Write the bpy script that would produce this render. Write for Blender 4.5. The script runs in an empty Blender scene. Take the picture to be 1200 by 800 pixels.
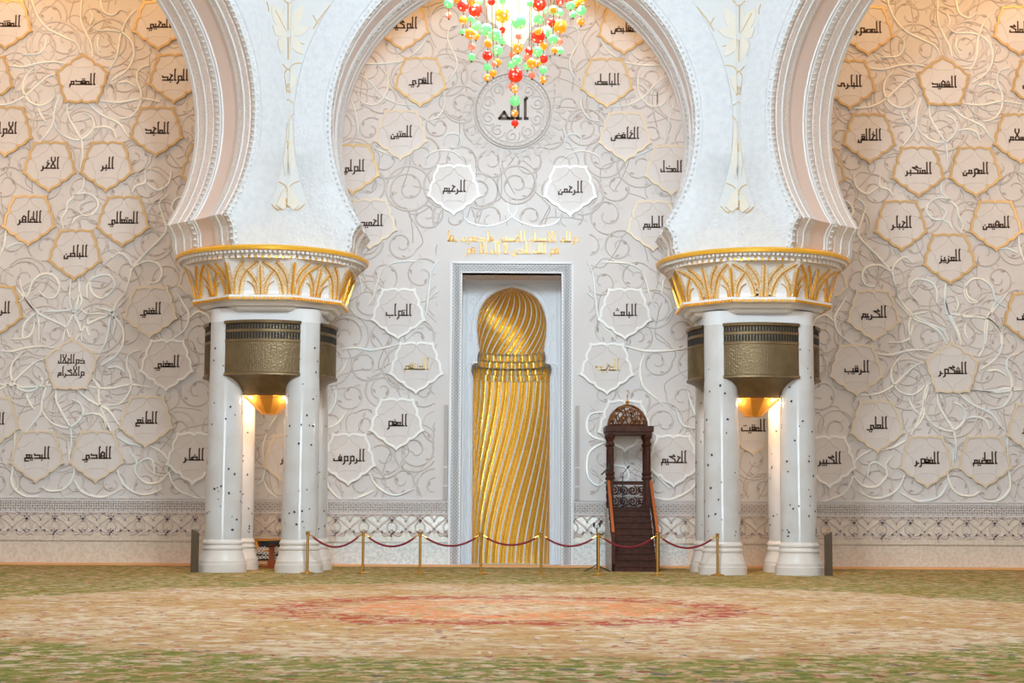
import bpy, math, random
from math import sin, cos, pi, radians, atan, atan2, sqrt, hypot, floor
from mathutils import Vector, Matrix

rnd = random.Random(11)
scene = bpy.context.scene
C = scene.collection

# ------------------------------------------------------------------ camera
FPX = 1890.0
CAM = Vector((0.0, -45.0, 1.5))
PITCH = atan(200 / FPX)
ROLL = radians(0.30)
FW = Vector((0, cos(PITCH), sin(PITCH)))
RT0 = Vector((1, 0, 0))
UP0 = Vector((0, -sin(PITCH), cos(PITCH)))
UPV = UP0 * cos(ROLL) - RT0 * sin(ROLL)
RTV = RT0 * cos(ROLL) + UP0 * sin(ROLL)
cd = bpy.data.cameras.new('camera')
cam = bpy.data.objects.new('camera', cd)
C.objects.link(cam)
m = Matrix((RTV, UPV, -FW)).transposed().to_4x4()
m.translation = CAM
cam.matrix_world = m
cd.sensor_width = 36.0
cd.lens = 36.0 * FPX / 1200.0
cd.clip_end = 300
scene.camera = cam

# ------------------------------------------------------------------ light
vs = scene.view_settings
vs.view_transform = 'Standard'
vs.look = 'None'
vs.gamma = 1
vs.use_curve_mapping = False
vs.exposure = 0.2
WORLD_STRENGTH = 0.36
w = bpy.data.worlds.new('hall_light')
scene.world = w
w.use_nodes = True
nt = w.node_tree
bg = nt.nodes['Background']
bg.inputs['Color'].default_value = (0.88, 0.945, 1.0, 1)
bg.inputs['Strength'].default_value = WORLD_STRENGTH


def area(name, loc, target, sx, sy, power, color):
    l = bpy.data.lights.new(name, 'AREA')
    l.shape = 'RECTANGLE'
    l.size = sx
    l.size_y = sy
    l.energy = power
    l.color = color
    o = bpy.data.objects.new(name, l)
    o.location = loc
    d = Vector(target) - Vector(loc)
    o.rotation_euler = d.to_track_quat('-Z', 'Y').to_euler()
    C.objects.link(o)
    return o


# unseen fills added: frontal for the walls, overhead for the floor
area('front_fill', (0, -62, 15), (0, 0, 5.5), 34, 9, 1900, (0.84, 0.93, 1.0))
area('overhead_fill', (0, -21, 24), (0, -19, 0), 16, 16, 700, (0.95, 0.98, 1.0))
# warm cove lamps under the aisle ceiling, washing the qibla wall from above
for lx, pw in ((-14.5, 118), (-10.0, 84), (10.0, 84), (14.5, 118), (-3.6, 64), (3.6, 64)):
    area('cove_lamp', (lx, -3.4 if abs(lx) > 5 else -2.0, 17.2), (lx, 0.0, 10.0), 4.0, 0.5, pw, (1.0, 0.53, 0.19))
# tall courtyard door behind the camera, and unseen warm fills added to tint the side bays
area('courtyard_doors', (0, -66, 4.6), (0, 0, 4.4), 12.0, 8.4, 2600, (0.80, 0.91, 1.0))
for lx in (-19.5, 19.5):
    area('side_warm_fill', (lx, -10.0, 12.0), (lx * .62, 0, 4.0), 3.0, 3.0, 330, (1.0, 0.66, 0.40))
# the great chandelier lights the hall from the middle of the dome
pl = bpy.data.lights.new('chandelier_light', 'POINT')
pl.energy = 10900
pl.color = (0.745, 0.895, 1.0)
pl.shadow_soft_size = 1.7
po = bpy.data.objects.new('chandelier_light', pl)
po.location = (0.05, -18.9, 13.3)
C.objects.link(po)

# ------------------------------------------------------------------ helpers


def lin(c):
    c = c / 255.0
    return c / 12.92 if c <= 0.04045 else ((c + 0.055) / 1.055) ** 2.4


def rgb(r, g, b):
    return (lin(r), lin(g), lin(b), 1)


def ray(px, py):
    dx, dy = px - 600.0, 400.0 - py
    return RTV * dx + UPV * dy + FW * FPX


def W(px, py, Y):
    r = ray(px, py)
    t = (Y - CAM.y) / r.y
    p = CAM + r * t
    return (p.x, p.z)


def WP(px, py, pt, n):
    r = ray(px, py)
    t = (pt - CAM).dot(n) / r.dot(n)
    return CAM + r * t


def zf(py, Y, px=600):
    return W(px, py, Y)[1]


OFF = {}


class MB:
    def __init__(self):
        self.v, self.f, self.m, self.uv = [], [], [], []

    def add(self, vs_, fs, mat=0):
        b = len(self.v)
        self.v.extend([tuple(p) for p in vs_])
        for f in fs:
            self.f.append(tuple(b + i for i in f))
            self.m.append(mat)

    def box(self, c, s, rz=0.0, mat=0, rx=0.0):
        hx, hy, hz = s[0] / 2, s[1] / 2, s[2] / 2
        R = Matrix.Rotation(rz, 3, 'Z') @ Matrix.Rotation(rx, 3, 'X')
        vs_ = [R @ Vector((x, y, z)) + Vector(c) for z in (-hz, hz) for y in (-hy, hy) for x in (-hx, hx)]
        self.add(vs_, [(0, 2, 3, 1), (4, 5, 7, 6), (0, 1, 5, 4), (2, 6, 7, 3), (0, 4, 6, 2), (1, 3, 7, 5)], mat)

    def b2(self, x0, x1, y0, y1, z0, z1, mat=0):
        self.box(((x0 + x1) / 2, (y0 + y1) / 2, (z0 + z1) / 2), (x1 - x0, y1 - y0, z1 - z0), 0, mat)

    def bar(self, p, q, wdt, dep, mat=0, up=(0, 0, 1)):
        p, q = Vector(p), Vector(q)
        d = (q - p).normalized()
        s = d.cross(Vector(up))
        if s.length < 1e-5:
            s = d.cross(Vector((0, 1, 0)))
        s.normalize()
        t = s.cross(d).normalized()
        vs_ = []
        for e in (p, q):
            for a, b in ((-1, -1), (1, -1), (1, 1), (-1, 1)):
                vs_.append(e + s * (a * wdt / 2) + t * (b * dep / 2))
        self.add(vs_, [(0, 1, 2, 3), (7, 6, 5, 4), (0, 4, 5, 1), (1, 5, 6, 2), (2, 6, 7, 3), (3, 7, 4, 0)], mat)

    def tube(self, pts, r, n=8, mat=0):
        pts = [Vector(p) for p in pts]
        vs_, fs = [], []
        k = len(pts)
        for i, p in enumerate(pts):
            d = (pts[min(i + 1, k - 1)] - pts[max(i - 1, 0)]).normalized()
            up = Vector((0, 0, 1)) if abs(d.z) < 0.95 else Vector((0, 1, 0))
            s = d.cross(up).normalized()
            t = s.cross(d)
            rr = r[i] if isinstance(r, (list, tuple)) else r
            for j in range(n):
                a = 2 * pi * j / n
                vs_.append(p + s * (cos(a) * rr) + t * (sin(a) * rr))
        for i in range(k - 1):
            for j in range(n):
                j2 = (j + 1) % n
                fs.append((i * n + j, i * n + j2, (i + 1) * n + j2, (i + 1) * n + j))
        fs.append(tuple(range(n - 1, -1, -1)))
        fs.append(tuple((k - 1) * n + j for j in range(n)))
        self.add(vs_, fs, mat)

    def lathe(self, prof, c, n=32, a0=0.0, a1=2 * pi, mat=0, rot=0.0, cap=True, mats=None):
        """prof: (r, z) from bottom to top"""
        full = abs(a1 - a0 - 2 * pi) < 1e-6
        k = n if full else n + 1
        vs_, fs = [], []
        for r, z in prof:
            for j in range(k):
                a = a0 + (a1 - a0) * j / n + rot
                vs_.append((c[0] + r * cos(a), c[1] + r * sin(a), c[2] + z))
        b = len(self.v)
        self.v.extend(vs_)
        for i in range(len(prof) - 1):
            mm = mats[i] if mats else mat
            for j in range(n):
                j2 = (j + 1) % k
                self.f.append((b + i * k + j, b + i * k + j2, b + (i + 1) * k + j2, b + (i + 1) * k + j))
                self.m.append(mm)
        if cap and full:
            self.f.append(tuple(b + j for j in range(k - 1, -1, -1)))
            self.m.append(mats[0] if mats else mat)
            self.f.append(tuple(b + (len(prof) - 1) * k + j for j in range(k)))
            self.m.append(mats[-1] if mats else mat)

    def sphere(self, c, r, n=14, k=9, mat=0, sz=1.0):
        prof = [(max(1e-4, r * sin(pi * i / k)), -r * sz * cos(pi * i / k)) for i in range(k + 1)]
        self.lathe(prof, c, n, mat=mat)

    def grid(self, rows, mat=0, matf=None):
        b = len(self.v)
        k = len(rows[0])
        for r in rows:
            self.v.extend([tuple(p) for p in r])
        for i in range(len(rows) - 1):
            for j in range(k - 1):
                self.f.append((b + i * k + j, b + i * k + j + 1, b + (i + 1) * k + j + 1, b + (i + 1) * k + j))
                self.m.append(matf(i, j) if matf else mat)

    def ribbon(self, pts, wd, h, mapf, closed=False, taper=False, mat=0, ridge=True, h0=0.0):
        """a raised strip following 2D points on a surface; mapf(a, b, height) -> 3D"""
        P = [p for i, p in enumerate(pts) if i == 0 or hypot(p[0] - pts[i - 1][0], p[1] - pts[i - 1][1]) > 1e-5]
        n = len(P)
        if n < 2:
            return
        cs = ((-.5, 0), (-.28, 1), (.28, 1), (.5, 0)) if ridge else ((-.5, 0), (-.5, 1), (.5, 1), (.5, 0))
        vs_, fs = [], []
        for i in range(n):
            a = P[(i - 1) % n] if (closed or i > 0) else P[i]
            c = P[(i + 1) % n] if (closed or i < n - 1) else P[i]
            p = P[i]
            if a is p or c is p:
                tx, tz = c[0] - a[0], c[1] - a[1]
                l = hypot(tx, tz) or 1
                nx, nz, sc = -tz / l, tx / l, 1.0
            else:
                l1 = hypot(p[0] - a[0], p[1] - a[1]) or 1
                l2 = hypot(c[0] - p[0], c[1] - p[1]) or 1
                n1 = (-(p[1] - a[1]) / l1, (p[0] - a[0]) / l1)
                n2 = (-(c[1] - p[1]) / l2, (c[0] - p[0]) / l2)
                nx, nz = n1[0] + n2[0], n1[1] + n2[1]
                l = hypot(nx, nz)
                if l < 1e-4:
                    nx, nz, sc = n1[0], n1[1], 1.0
                else:
                    nx, nz = nx / l, nz / l
                    sc = min(1.8, 1 / max(.3, nx * n1[0] + nz * n1[1]))
            k = 1.0
            if taper:
                t = i / (n - 1)
                k = taper(t) if callable(taper) else (0.25 + 0.75 * sin(pi * min(1, max(0, t))) ** .6)
            for o, hh in cs:
                q = o * wd * sc * k
                vs_.append(mapf(p[0] + nx * q, p[1] + nz * q, h0 + hh * h))
        q = len(cs)
        rng = range(n) if closed else range(n - 1)
        for i in rng:
            i2 = (i + 1) % n
            for j in range(q - 1):
                fs.append((i * q + j, i * q + j + 1, i2 * q + j + 1, i2 * q + j))
        if not closed:
            fs.append(tuple(range(q - 1, -1, -1)))
            fs.append(tuple((n - 1) * q + j for j in range(q)))
        self.add(vs_, fs, mat)

    def poly(self, pts, h, mapf, mat=0, h0=0.0):
        n = len(pts)
        vs_ = [mapf(a, b, h0) for a, b in pts] + [mapf(a, b, h) for a, b in pts]
        fs = [tuple(range(n, 2 * n))]
        for i in range(n):
            j = (i + 1) % n
            fs.append((i, j, n + j, n + i))
        self.add(vs_, fs, mat)

    def build(self, name, mats, parent=None, smooth=False, fix=False):
        if not isinstance(mats, (list, tuple)):
            mats = [mats]
        o_ = OFF.get(parent.name, Vector((0, 0, 0))) if parent else Vector((0, 0, 0))
        me = bpy.data.meshes.new(name)
        me.from_pydata([(v[0] - o_.x, v[1] - o_.y, v[2] - o_.z) for v in self.v], [], self.f)
        for mt in mats:
            me.materials.append(mt)
        me.polygons.foreach_set('material_index', self.m)
        if smooth:
            me.polygons.foreach_set('use_smooth', [True] * len(self.f))
        me.update()
        if fix or True:
            import bmesh
            b_ = bmesh.new()
            b_.from_mesh(me)
            if fix:
                bmesh.ops.recalc_face_normals(b_, faces=b_.faces)
            b_.to_mesh(me)
            b_.free()
        if smooth:
            try:
                me.set_sharp_from_angle(angle=radians(38))
            except Exception:
                pass
        return link(name, me, parent)


def link(name, me, parent=None):
    o = bpy.data.objects.new(name, me)
    C.objects.link(o)
    if parent:
        o.parent = parent
        OFF[o.name] = OFF.get(parent.name, Vector((0, 0, 0)))
    else:
        OFF[o.name] = Vector((0, 0, 0))
    return o


def thing(name, label, cat, loc=(0, 0, 0), group=None):
    o = bpy.data.objects.new(name, None)
    o.empty_display_size = 0.2
    C.objects.link(o)
    o.location = loc
    OFF[o.name] = Vector(loc)
    return tag(o, label, cat, group)


def tag(o, label, cat, group=None, kind='thing'):
    o['label'] = label
    o['category'] = cat
    o['kind'] = kind
    if group:
        o['group'] = group
    return o


def struct(o, label=None, cat=None):
    o['kind'] = 'structure'
    if label:
        o['label'] = label
        o['category'] = cat
    return o


def cat_rom(pts, n=7):
    if len(pts) < 3:
        return list(pts)
    P = [pts[0]] + list(pts) + [pts[-1]]
    out = []
    for i in range(1, len(P) - 2):
        p0, p1, p2, p3 = P[i - 1], P[i], P[i + 1], P[i + 2]
        for k in range(n):
            t = k / n
            out.append(tuple(0.5 * (2 * p1[j] + (p2[j] - p0[j]) * t + (2 * p0[j] - 5 * p1[j] + 4 * p2[j] - p3[j]) * t * t
                                    + (3 * p1[j] - p0[j] - 3 * p2[j] + p3[j]) * t ** 3) for j in range(len(p1))))
    out.append(tuple(pts[-1]))
    return out


# ------------------------------------------------------------------ materials


def mat(name, col, rough=0.5, metal=0.0, noise=None, bump=None, col2=None, emit=None, spec=0.5, coat=0.0):
    mt = bpy.data.materials.new(name)
    mt.use_nodes = True
    t = mt.node_tree
    b = t.nodes['Principled BSDF']
    b.inputs['Base Color'].default_value = col
    b.inputs['Roughness'].default_value = rough
    b.inputs['Metallic'].default_value = metal
    b.inputs['Specular IOR Level'].default_value = spec
    if coat:
        b.inputs['Coat Weight'].default_value = coat
        b.inputs['Coat Roughness'].default_value = 0.05
    tc = t.nodes.new('ShaderNodeTexCoord')
    if noise and col2:
        sc, det, lo, hi = noise
        nz = t.nodes.new('ShaderNodeTexNoise')
        nz.inputs['Scale'].default_value = sc
        nz.inputs['Detail'].default_value = det
        t.links.new(tc.outputs['Object'], nz.inputs['Vector'])
        mr = t.nodes.new('ShaderNodeMapRange')
        mr.inputs['From Min'].default_value = lo
        mr.inputs['From Max'].default_value = hi
        t.links.new(nz.outputs['Fac'], mr.inputs['Value'])
        mx = t.nodes.new('ShaderNodeMix')
        mx.data_type = 'RGBA'
        mx.inputs['A'].default_value = col
        mx.inputs['B'].default_value = col2
        t.links.new(mr.outputs['Result'], mx.inputs['Factor'])
        t.links.new(mx.outputs['Result'], b.inputs['Base Color'])
    if bump:
        kind, sc, st, dist = bump
        if kind == 'noise':
            tx = t.nodes.new('ShaderNodeTexNoise')
            tx.inputs['Detail'].default_value = 3
            out = tx.outputs['Fac']
        else:
            tx = t.nodes.new('ShaderNodeTexVoronoi')
            tx.feature = 'SMOOTH_F1' if kind == 'voronoi' else 'DISTANCE_TO_EDGE'
            out = tx.outputs['Distance']
        tx.inputs['Scale'].default_value = sc
        t.links.new(tc.outputs['Object'], tx.inputs['Vector'])
        bp = t.nodes.new('ShaderNodeBump')
        bp.inputs['Strength'].default_value = st
        bp.inputs['Distance'].default_value = dist
        t.links.new(out, bp.inputs['Height'])
        t.links.new(bp.outputs['Normal'], b.inputs['Normal'])
    if emit:
        b.inputs['Emission Color'].default_value = emit[0]
        b.inputs['Emission Strength'].default_value = emit[1]
    return mt


M = {}
M['wall'] = mat('rose_cream_marble', rgb(215, 212, 211), 0.38, noise=(0.9, 4, .35, .7), col2=rgb(211, 206, 203))
M['plaque'] = mat('plaque_marble', rgb(217, 213, 211), 0.35, noise=(3, 3, .3, .7), col2=rgb(213, 207, 204))
M['carve'] = mat('carved_marble', rgb(208, 202, 198), 0.45)
M['carve_dark'] = mat('groove_shade', rgb(176, 165, 158), 0.55)  # darker marble carries the shade of the carved grooves
M['pearl'] = mat('mother_of_pearl', rgb(252, 250, 240), 0.25, 0.0, noise=(1.2, 2, .45, .62), col2=rgb(232, 242, 246), spec=0.9, coat=.4)
M['pearl_rim'] = mat('pearl_rim', rgb(238, 238, 234), 0.3, 0.05, spec=.6)
M['warm_lit_rim'] = mat('pearl_rim_warm_lit', rgb(212, 180, 128), 0.35, 0.35)  # same pearl as the white rims, warm light put into its colour
M['faint_rim'] = mat('pearl_rim_faint_warm', rgb(222, 208, 184), 0.35, 0.15)  # same pearl again, with a fainter warm light in its colour
M['ink'] = mat('dark_bronze_letters', rgb(74, 48, 24), 0.4, 0.2)
M['pale_ink'] = mat('pale_gold_letters', rgb(200, 172, 120), 0.35, 0.4)
M['gold_ink'] = mat('gold_mosaic_letters', rgb(238, 186, 92), 0.35, 0.2)
M['white'] = mat('carved_white_marble', rgb(208, 208, 209), 0.5, bump=('edge', 9, .5, .03), noise=(7, 3, .4, .65), col2=rgb(200, 201, 203))
M['plain_white'] = mat('plain_white_marble', rgb(216, 215, 214), 0.4)
M['panel_white'] = mat('panel_white_marble', rgb(226, 230, 235), 0.4, bump=('edge', 6, .3, .02))
M['pink'] = mat('pink_marble_band', rgb(228, 208, 199), 0.45)
M['lace'] = mat('lace_carving', rgb(228, 222, 219), 0.5, bump=('edge', 14, .35, .02), noise=(16, 2, .42, .58), col2=rgb(218, 208, 203))
M['tan'] = mat('tan_carving', rgb(222, 194, 168), 0.5)
M['ivory'] = mat('ivory_inlay', rgb(217, 207, 190), 0.4, noise=(9, 2, .35, .65), col2=rgb(216, 210, 198))
M['lilac'] = mat('lilac_grey_inlay', rgb(207, 206, 204), 0.45)
M['gold_line'] = mat('gold_inlay_line', rgb(214, 178, 112), 0.35, 0.4)
M['gold'] = mat('polished_gold_mosaic', rgb(244, 204, 98), 0.27, 0.74, bump=('noise', 60, .2, .01), noise=(26, 2, .35, .7), col2=rgb(222, 172, 62))
M['niche_white'] = mat('niche_white_mosaic', rgb(214, 218, 226), 0.35)
M['cap_gold'] = mat('gilt_relief', rgb(240, 178, 60), 0.3, 0.65)
M['cap_tan'] = mat('gilt_feathering', rgb(222, 186, 128), 0.5, 0.2, noise=(30, 2, .42, .58), col2=rgb(236, 222, 196))
M['rim_gold'] = mat('gilt_rim', rgb(248, 186, 60), 0.3, 0.4)
M['cap_white'] = mat('capital_white_marble', rgb(233, 229, 227), 0.4)
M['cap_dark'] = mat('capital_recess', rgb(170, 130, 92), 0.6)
M['shaft'] = mat('polished_column_marble', rgb(205, 203, 201), 0.11, 0, noise=(1.6, 5, .4, .7), col2=rgb(198, 192, 186), spec=.5, coat=.3)
M['base_marble'] = mat('column_base_warm_bounce', rgb(218, 209, 200), 0.35)  # warm bounce from carpet and lamps put into the base colour
M['frame_white'] = mat('niche_frame_marble', rgb(234, 235, 238), 0.4)
M['inlay'] = mat('dark_flower_inlay', rgb(46, 38, 40), 0.3)
M['brass'] = mat('aged_brass', rgb(134, 112, 80), 0.42, 0.6, noise=(3, 3, .35, .65), col2=rgb(114, 94, 64))
M['brass_dark'] = mat('vent_slot', rgb(34, 28, 22), 0.7)
M['brass_mesh'] = mat('brass_mesh', rgb(134, 114, 84), 0.45, 0.55, bump=('voronoi', 22, .7, .02))
M['cup'] = mat('lamp_brass', rgb(222, 160, 70), 0.3, 0.7)
M['lamp'] = mat('warm_lamp', rgb(255, 214, 150), 0.5, emit=(rgb(255, 206, 130), 9.0))
M['wood'] = mat('dark_walnut', rgb(82, 44, 28), 0.5, noise=(9, 4, .35, .7), col2=rgb(56, 28, 18), spec=.25)
M['wood_red'] = mat('polished_red_wood', rgb(176, 92, 40), 0.4, spec=.3)
M['wood_lit_gaps'] = mat('walnut_lit_gaps', rgb(118, 92, 78), 0.4, noise=(22, 2, .46, .54), col2=rgb(206, 204, 204))  # pale patches paint the light coming through the side lattice
M['bronze_dome'] = mat('openwork_bronze', rgb(128, 82, 46), 0.35, 0.3)
M['brass_post'] = mat('brass_post', rgb(196, 150, 70), 0.25, 0.8)
M['rope'] = mat('red_velvet', rgb(128, 22, 36), 0.8)
M['black'] = mat('black_metal', rgb(26, 26, 28), 0.45)
M['grey'] = mat('pale_grey_plastic', rgb(180, 174, 172), 0.5)
M['post'] = mat('dark_bronze_panel', rgb(92, 76, 56), 0.4, 0.45, bump=('noise', 90, .3, .01))
M['dado'] = mat('veined_dado', rgb(222, 211, 196), 0.3, noise=(14, 4, .4, .62), col2=rgb(208, 195, 178), coat=.3)
M['dado_white'] = mat('pearl_mosaic_dado', rgb(228, 232, 231), 0.25, 0.1, noise=(18, 3, .4, .6), col2=rgb(200, 208, 208), coat=.5)  # white glitter of reflected light put into the mosaic colour
M['orange'] = mat('orange_marble_step', rgb(232, 170, 108), 0.4)
M['strap'] = mat('strapwork_marble', rgb(206, 194, 188), 0.45)
M['back'] = mat('lattice_recess', rgb(172, 160, 152), 0.6)
M['frame_ground'] = mat('frame_ground', rgb(168, 164, 162), 0.5)
M['back_white'] = mat('pearl_ground', rgb(232, 234, 230), 0.25, 0.1, noise=(12, 3, .4, .6), col2=rgb(218, 216, 204), coat=.4)
M['ceil'] = mat('aisle_ceiling', rgb(226, 214, 198), 0.7)
M['chest_gold'] = mat('gilded_wood', rgb(206, 140, 54), 0.35, 0.5)
M['crystal'] = mat('lit_crystal', rgb(255, 246, 232), 0.2, emit=(rgb(255, 238, 214), 0.9), bump=('voronoi', 16, .6, .03))


def ball_mat(name, col, e, es):
    mt = mat(name, col, 0.12, 0, spec=.8, coat=.6)
    t = mt.node_tree
    b = t.nodes['Principled BSDF']
    tc = t.nodes.new('ShaderNodeTexCoord')
    v = t.nodes.new('ShaderNodeTexVoronoi')
    v.inputs['Scale'].default_value = 13
    t.links.new(tc.outputs['Object'], v.inputs['Vector'])
    r = t.nodes.new('ShaderNodeValToRGB')
    r.color_ramp.elements[0].position = 0.16
    r.color_ramp.elements[0].color = (1, .93, .8, 1)  # crystal sparkle painted as pale spots in colour and glow
    r.color_ramp.elements[1].position = 0.34
    r.color_ramp.elements[1].color = col
    t.links.new(v.outputs['Distance'], r.inputs['Fac'])
    t.links.new(r.outputs['Color'], b.inputs['Base Color'])
    t.links.new(r.outputs['Color'], b.inputs['Emission Color'])
    b.inputs['Emission Strength'].default_value = es
    return mt


M['R'] = ball_mat('red_glass', rgb(232, 40, 16), None, .6)
M['P'] = ball_mat('pale_red_glass', rgb(244, 130, 104), None, .6)
M['O'] = ball_mat('orange_glass', rgb(250, 160, 22), None, .55)
M['G'] = ball_mat('green_glass', rgb(128, 240, 150), None, .55)


def carpet_material():
    mt = bpy.data.materials.new('hand_knotted_carpet')
    mt.use_nodes = True
    t = mt.node_tree
    N, L = t.nodes, t.links
    b = N['Principled BSDF']
    b.inputs['Roughness'].default_value = 0.95
    b.inputs['Specular IOR Level'].default_value = 0.1
    tc = N.new('ShaderNodeTexCoord')

    def noise(sc, det, seed, dist=0.0):
        mp = N.new('ShaderNodeMapping')
        mp.inputs['Location'].default_value = (seed * 7.3, seed * 3.1, 0)
        L.new(tc.outputs['Object'], mp.inputs['Vector'])
        n = N.new('ShaderNodeTexNoise')
        n.inputs['Scale'].default_value = sc
        n.inputs['Detail'].default_value = det
        n.inputs['Roughness'].default_value = .62
        n.inputs['Distortion'].default_value = dist
        L.new(mp.outputs['Vector'], n.inputs['Vector'])
        return n.outputs['Fac']

    def mr(v, lo, hi, a=0.0, c=1.0):
        n = N.new('ShaderNodeMapRange')
        n.inputs['From Min'].default_value = lo
        n.inputs['From Max'].default_value = hi
        n.inputs['To Min'].default_value = a
        n.inputs['To Max'].default_value = c
        L.new(v, n.inputs['Value'])
        return n.outputs['Result']

    def op(o, a, c):
        n = N.new('ShaderNodeMath')
        n.operation = o
        for i, q in enumerate((a, c)):
            if isinstance(q, (int, float)):
                n.inputs[i].default_value = q
            else:
                L.new(q, n.inputs[i])
        return n.outputs[0]

    def mix(f, a, c):
        n = N.new('ShaderNodeMix')
        n.data_type = 'RGBA'
        L.new(f, n.inputs['Factor'])
        for k, q in (('A', a), ('B', c)):
            if isinstance(q, tuple):
                n.inputs[k].default_value = q
            else:
                L.new(q, n.inputs[k])
        return n.outputs['Result']

    ds = N.new('ShaderNodeVectorMath')
    ds.operation = 'DISTANCE'
    ds.inputs[1].default_value = (0, -19.4, 0)
    L.new(tc.outputs['Object'], ds.inputs[0])
    r = ds.outputs['Value']
    wob = mr(noise(.9, 3, 1), .2, .8, -.7, .7)
    rw = op('ADD', r, wob)
    tan, cream = rgb(180, 141, 92), rgb(196, 168, 134)
    col = mix(mr(noise(0.38, 3, 2), .42, .58), tan, cream)
    col = mix(mr(noise(3.48, 6, 3, .4), .50, .56, 0, .8), col, rgb(166, 124, 76))
    col = mix(mr(noise(2.90, 6, 9, .6), .55, .60, 0, .75), col, rgb(206, 182, 158))
    col = mix(mr(noise(4.35, 6, 4, .6), .57, .61, 0, .8), col, rgb(176, 106, 78))
    # green field outside the big roundel
    gz = mr(rw, 8.6, 9.0)
    gm = op('MULTIPLY', gz, mr(noise(3.33, 6, 5, .5), .46, .52, 0, .85))
    col = mix(gm, col, rgb(124, 118, 46))
    gm2 = op('MULTIPLY', gz, mr(noise(4.64, 6, 15, .5), .52, .56, 0, .85))
    col = mix(gm2, col, rgb(98, 106, 28))
    gm3 = op('MULTIPLY', gz, mr(noise(3.92, 6, 16, .5), .57, .61, 0, .85))
    col = mix(gm3, col, rgb(196, 146, 116))
    # red and orange rings of the centre medallion
    ring = op('MULTIPLY', mr(rw, 2.7, 3.05), mr(rw, 4.05, 3.8))
    col = mix(op('MULTIPLY', ring, mr(noise(3.4, 7, 6, .9), .485, .515, 0, .9)), col, rgb(152, 48, 36))
    ring2 = op('MULTIPLY', mr(rw, 1.2, 1.5), mr(rw, 2.6, 2.4))
    col = mix(op('MULTIPLY', ring2, mr(noise(4.35, 7, 7, .9), .47, .52, 0, .85)), col, rgb(208, 120, 72))
    inner = mr(r, 5.2, 3.6, 0, .5)
    col = mix(op('MULTIPLY', inner, mr(noise(4.64, 6, 12, .8), .54, .58)), col, rgb(192, 116, 90))
    # sparse navy and crimson flecks
    col = mix(mr(noise(3.77, 5, 8, .5), .625, .65, 0, .85), col, rgb(74, 68, 84))
    col = mix(mr(noise(3.62, 5, 10, .5), .62, .645, 0, .85), col, rgb(142, 44, 40))
    L.new(col, b.inputs['Base Color'])
    bp = N.new('ShaderNodeBump')
    bp.inputs['Strength'].default_value = .3
    bp.inputs['Distance'].default_value = .02
    L.new(noise(40, 2, 11), bp.inputs['Height'])
    L.new(bp.outputs['Normal'], b.inputs['Normal'])
    return mt


M['carpet'] = carpet_material()

# ------------------------------------------------------------------ floor, qibla wall
mb = MB()
mb.b2(-40, 40, -70, 3, -0.3, 0.0)
fl = mb.build('floor', M['carpet'])
struct(fl, 'wide patterned carpet in tan and green with red roundel covering the hall floor', 'carpet')

WX = 24.0
ZT = 17.6
xl, z_top_mih = W(541, 320, 0)
xr, _ = W(659, 320, 0)
MXC = (xl + xr) / 2
MHW = (xr - xl) / 2
ZD = zf(635, -.05)           # top of the dado
wall = MB()
wall.b2(-WX, MXC - MHW, 0, .35, ZD, ZT)
wall.b2(MXC + MHW, WX, 0, .35, ZD, ZT)
wall.b2(MXC - MHW, MXC + MHW, 0, .35, z_top_mih, ZT)
wall_back = struct(wall.build('wall_back', M['wall']), 'tall rose cream marble wall carved with floral scrolls behind the columns', 'wall')
WM = lambda a, b, h: (a, -h, b)


def wp(px, py):
    return W(px, py, 0)


mb = MB()
DX = MXC + MHW
FO = (W(671, 500, 0)[0] - W(528, 500, 0)[0]) / 2    # outer half width of the lattice frame
dw = 3.2
for sx in (-1, 1):
    a, b = MXC + sx * FO, MXC + sx * (FO + dw)
    mb.b2(min(a, b), max(a, b), .03, .35, 0.04, ZD - .0, 1)
    a, b = MXC + sx * (FO + dw), sx * WX
    mb.b2(min(a, b), max(a, b), .03, .35, 0.04, ZD, 0)
dado = struct(mb.build('trim_1', [M['dado'], M['dado_white']]), 'pale marble dado along the foot of the back wall', 'dado')
mb = MB()
mb.b2(-WX, WX, -.45, .35, -.05, .055)
struct(mb.build('baseboard_back', M['orange']), 'orange marble step strip along the foot of the back wall', 'step')

# ---- lattice and arabesque friezes


def lattice(mbx, x0, x1, z0, z1, cell, wd, mapf, h, mt=0):
    H = z1 - z0
    n = max(1, round(H / cell))
    s = H / n
    per = 2 * n
    cols = int((x1 - x0) / s)
    sx = (x1 - x0) / cols
    for sgn in (1, -1):
        for k0 in range(-n, cols + n):
            # diagonal from (k0,0) to (k0+n,n), clipped
            a0, b0, a1, b1 = k0, 0, k0 + n, n
            if sgn < 0:
                b0, b1 = n, 0
            t0, t1 = 0.0, 1.0
            if a0 < 0:
                t0 = -a0 / n
            if a1 > cols:
                t1 = (cols - a0) / n
            if t1 - t0 < 1e-3:
                continue
            p = (x0 + (a0 + n * t0) * sx, z0 + (b0 + (b1 - b0) * t0) * s)
            q = (x0 + (a0 + n * t1) * sx, z0 + (b0 + (b1 - b0) * t1) * s)
            mbx.ribbon([p, q], wd, h, mapf, mat=mt, ridge=False)


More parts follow.
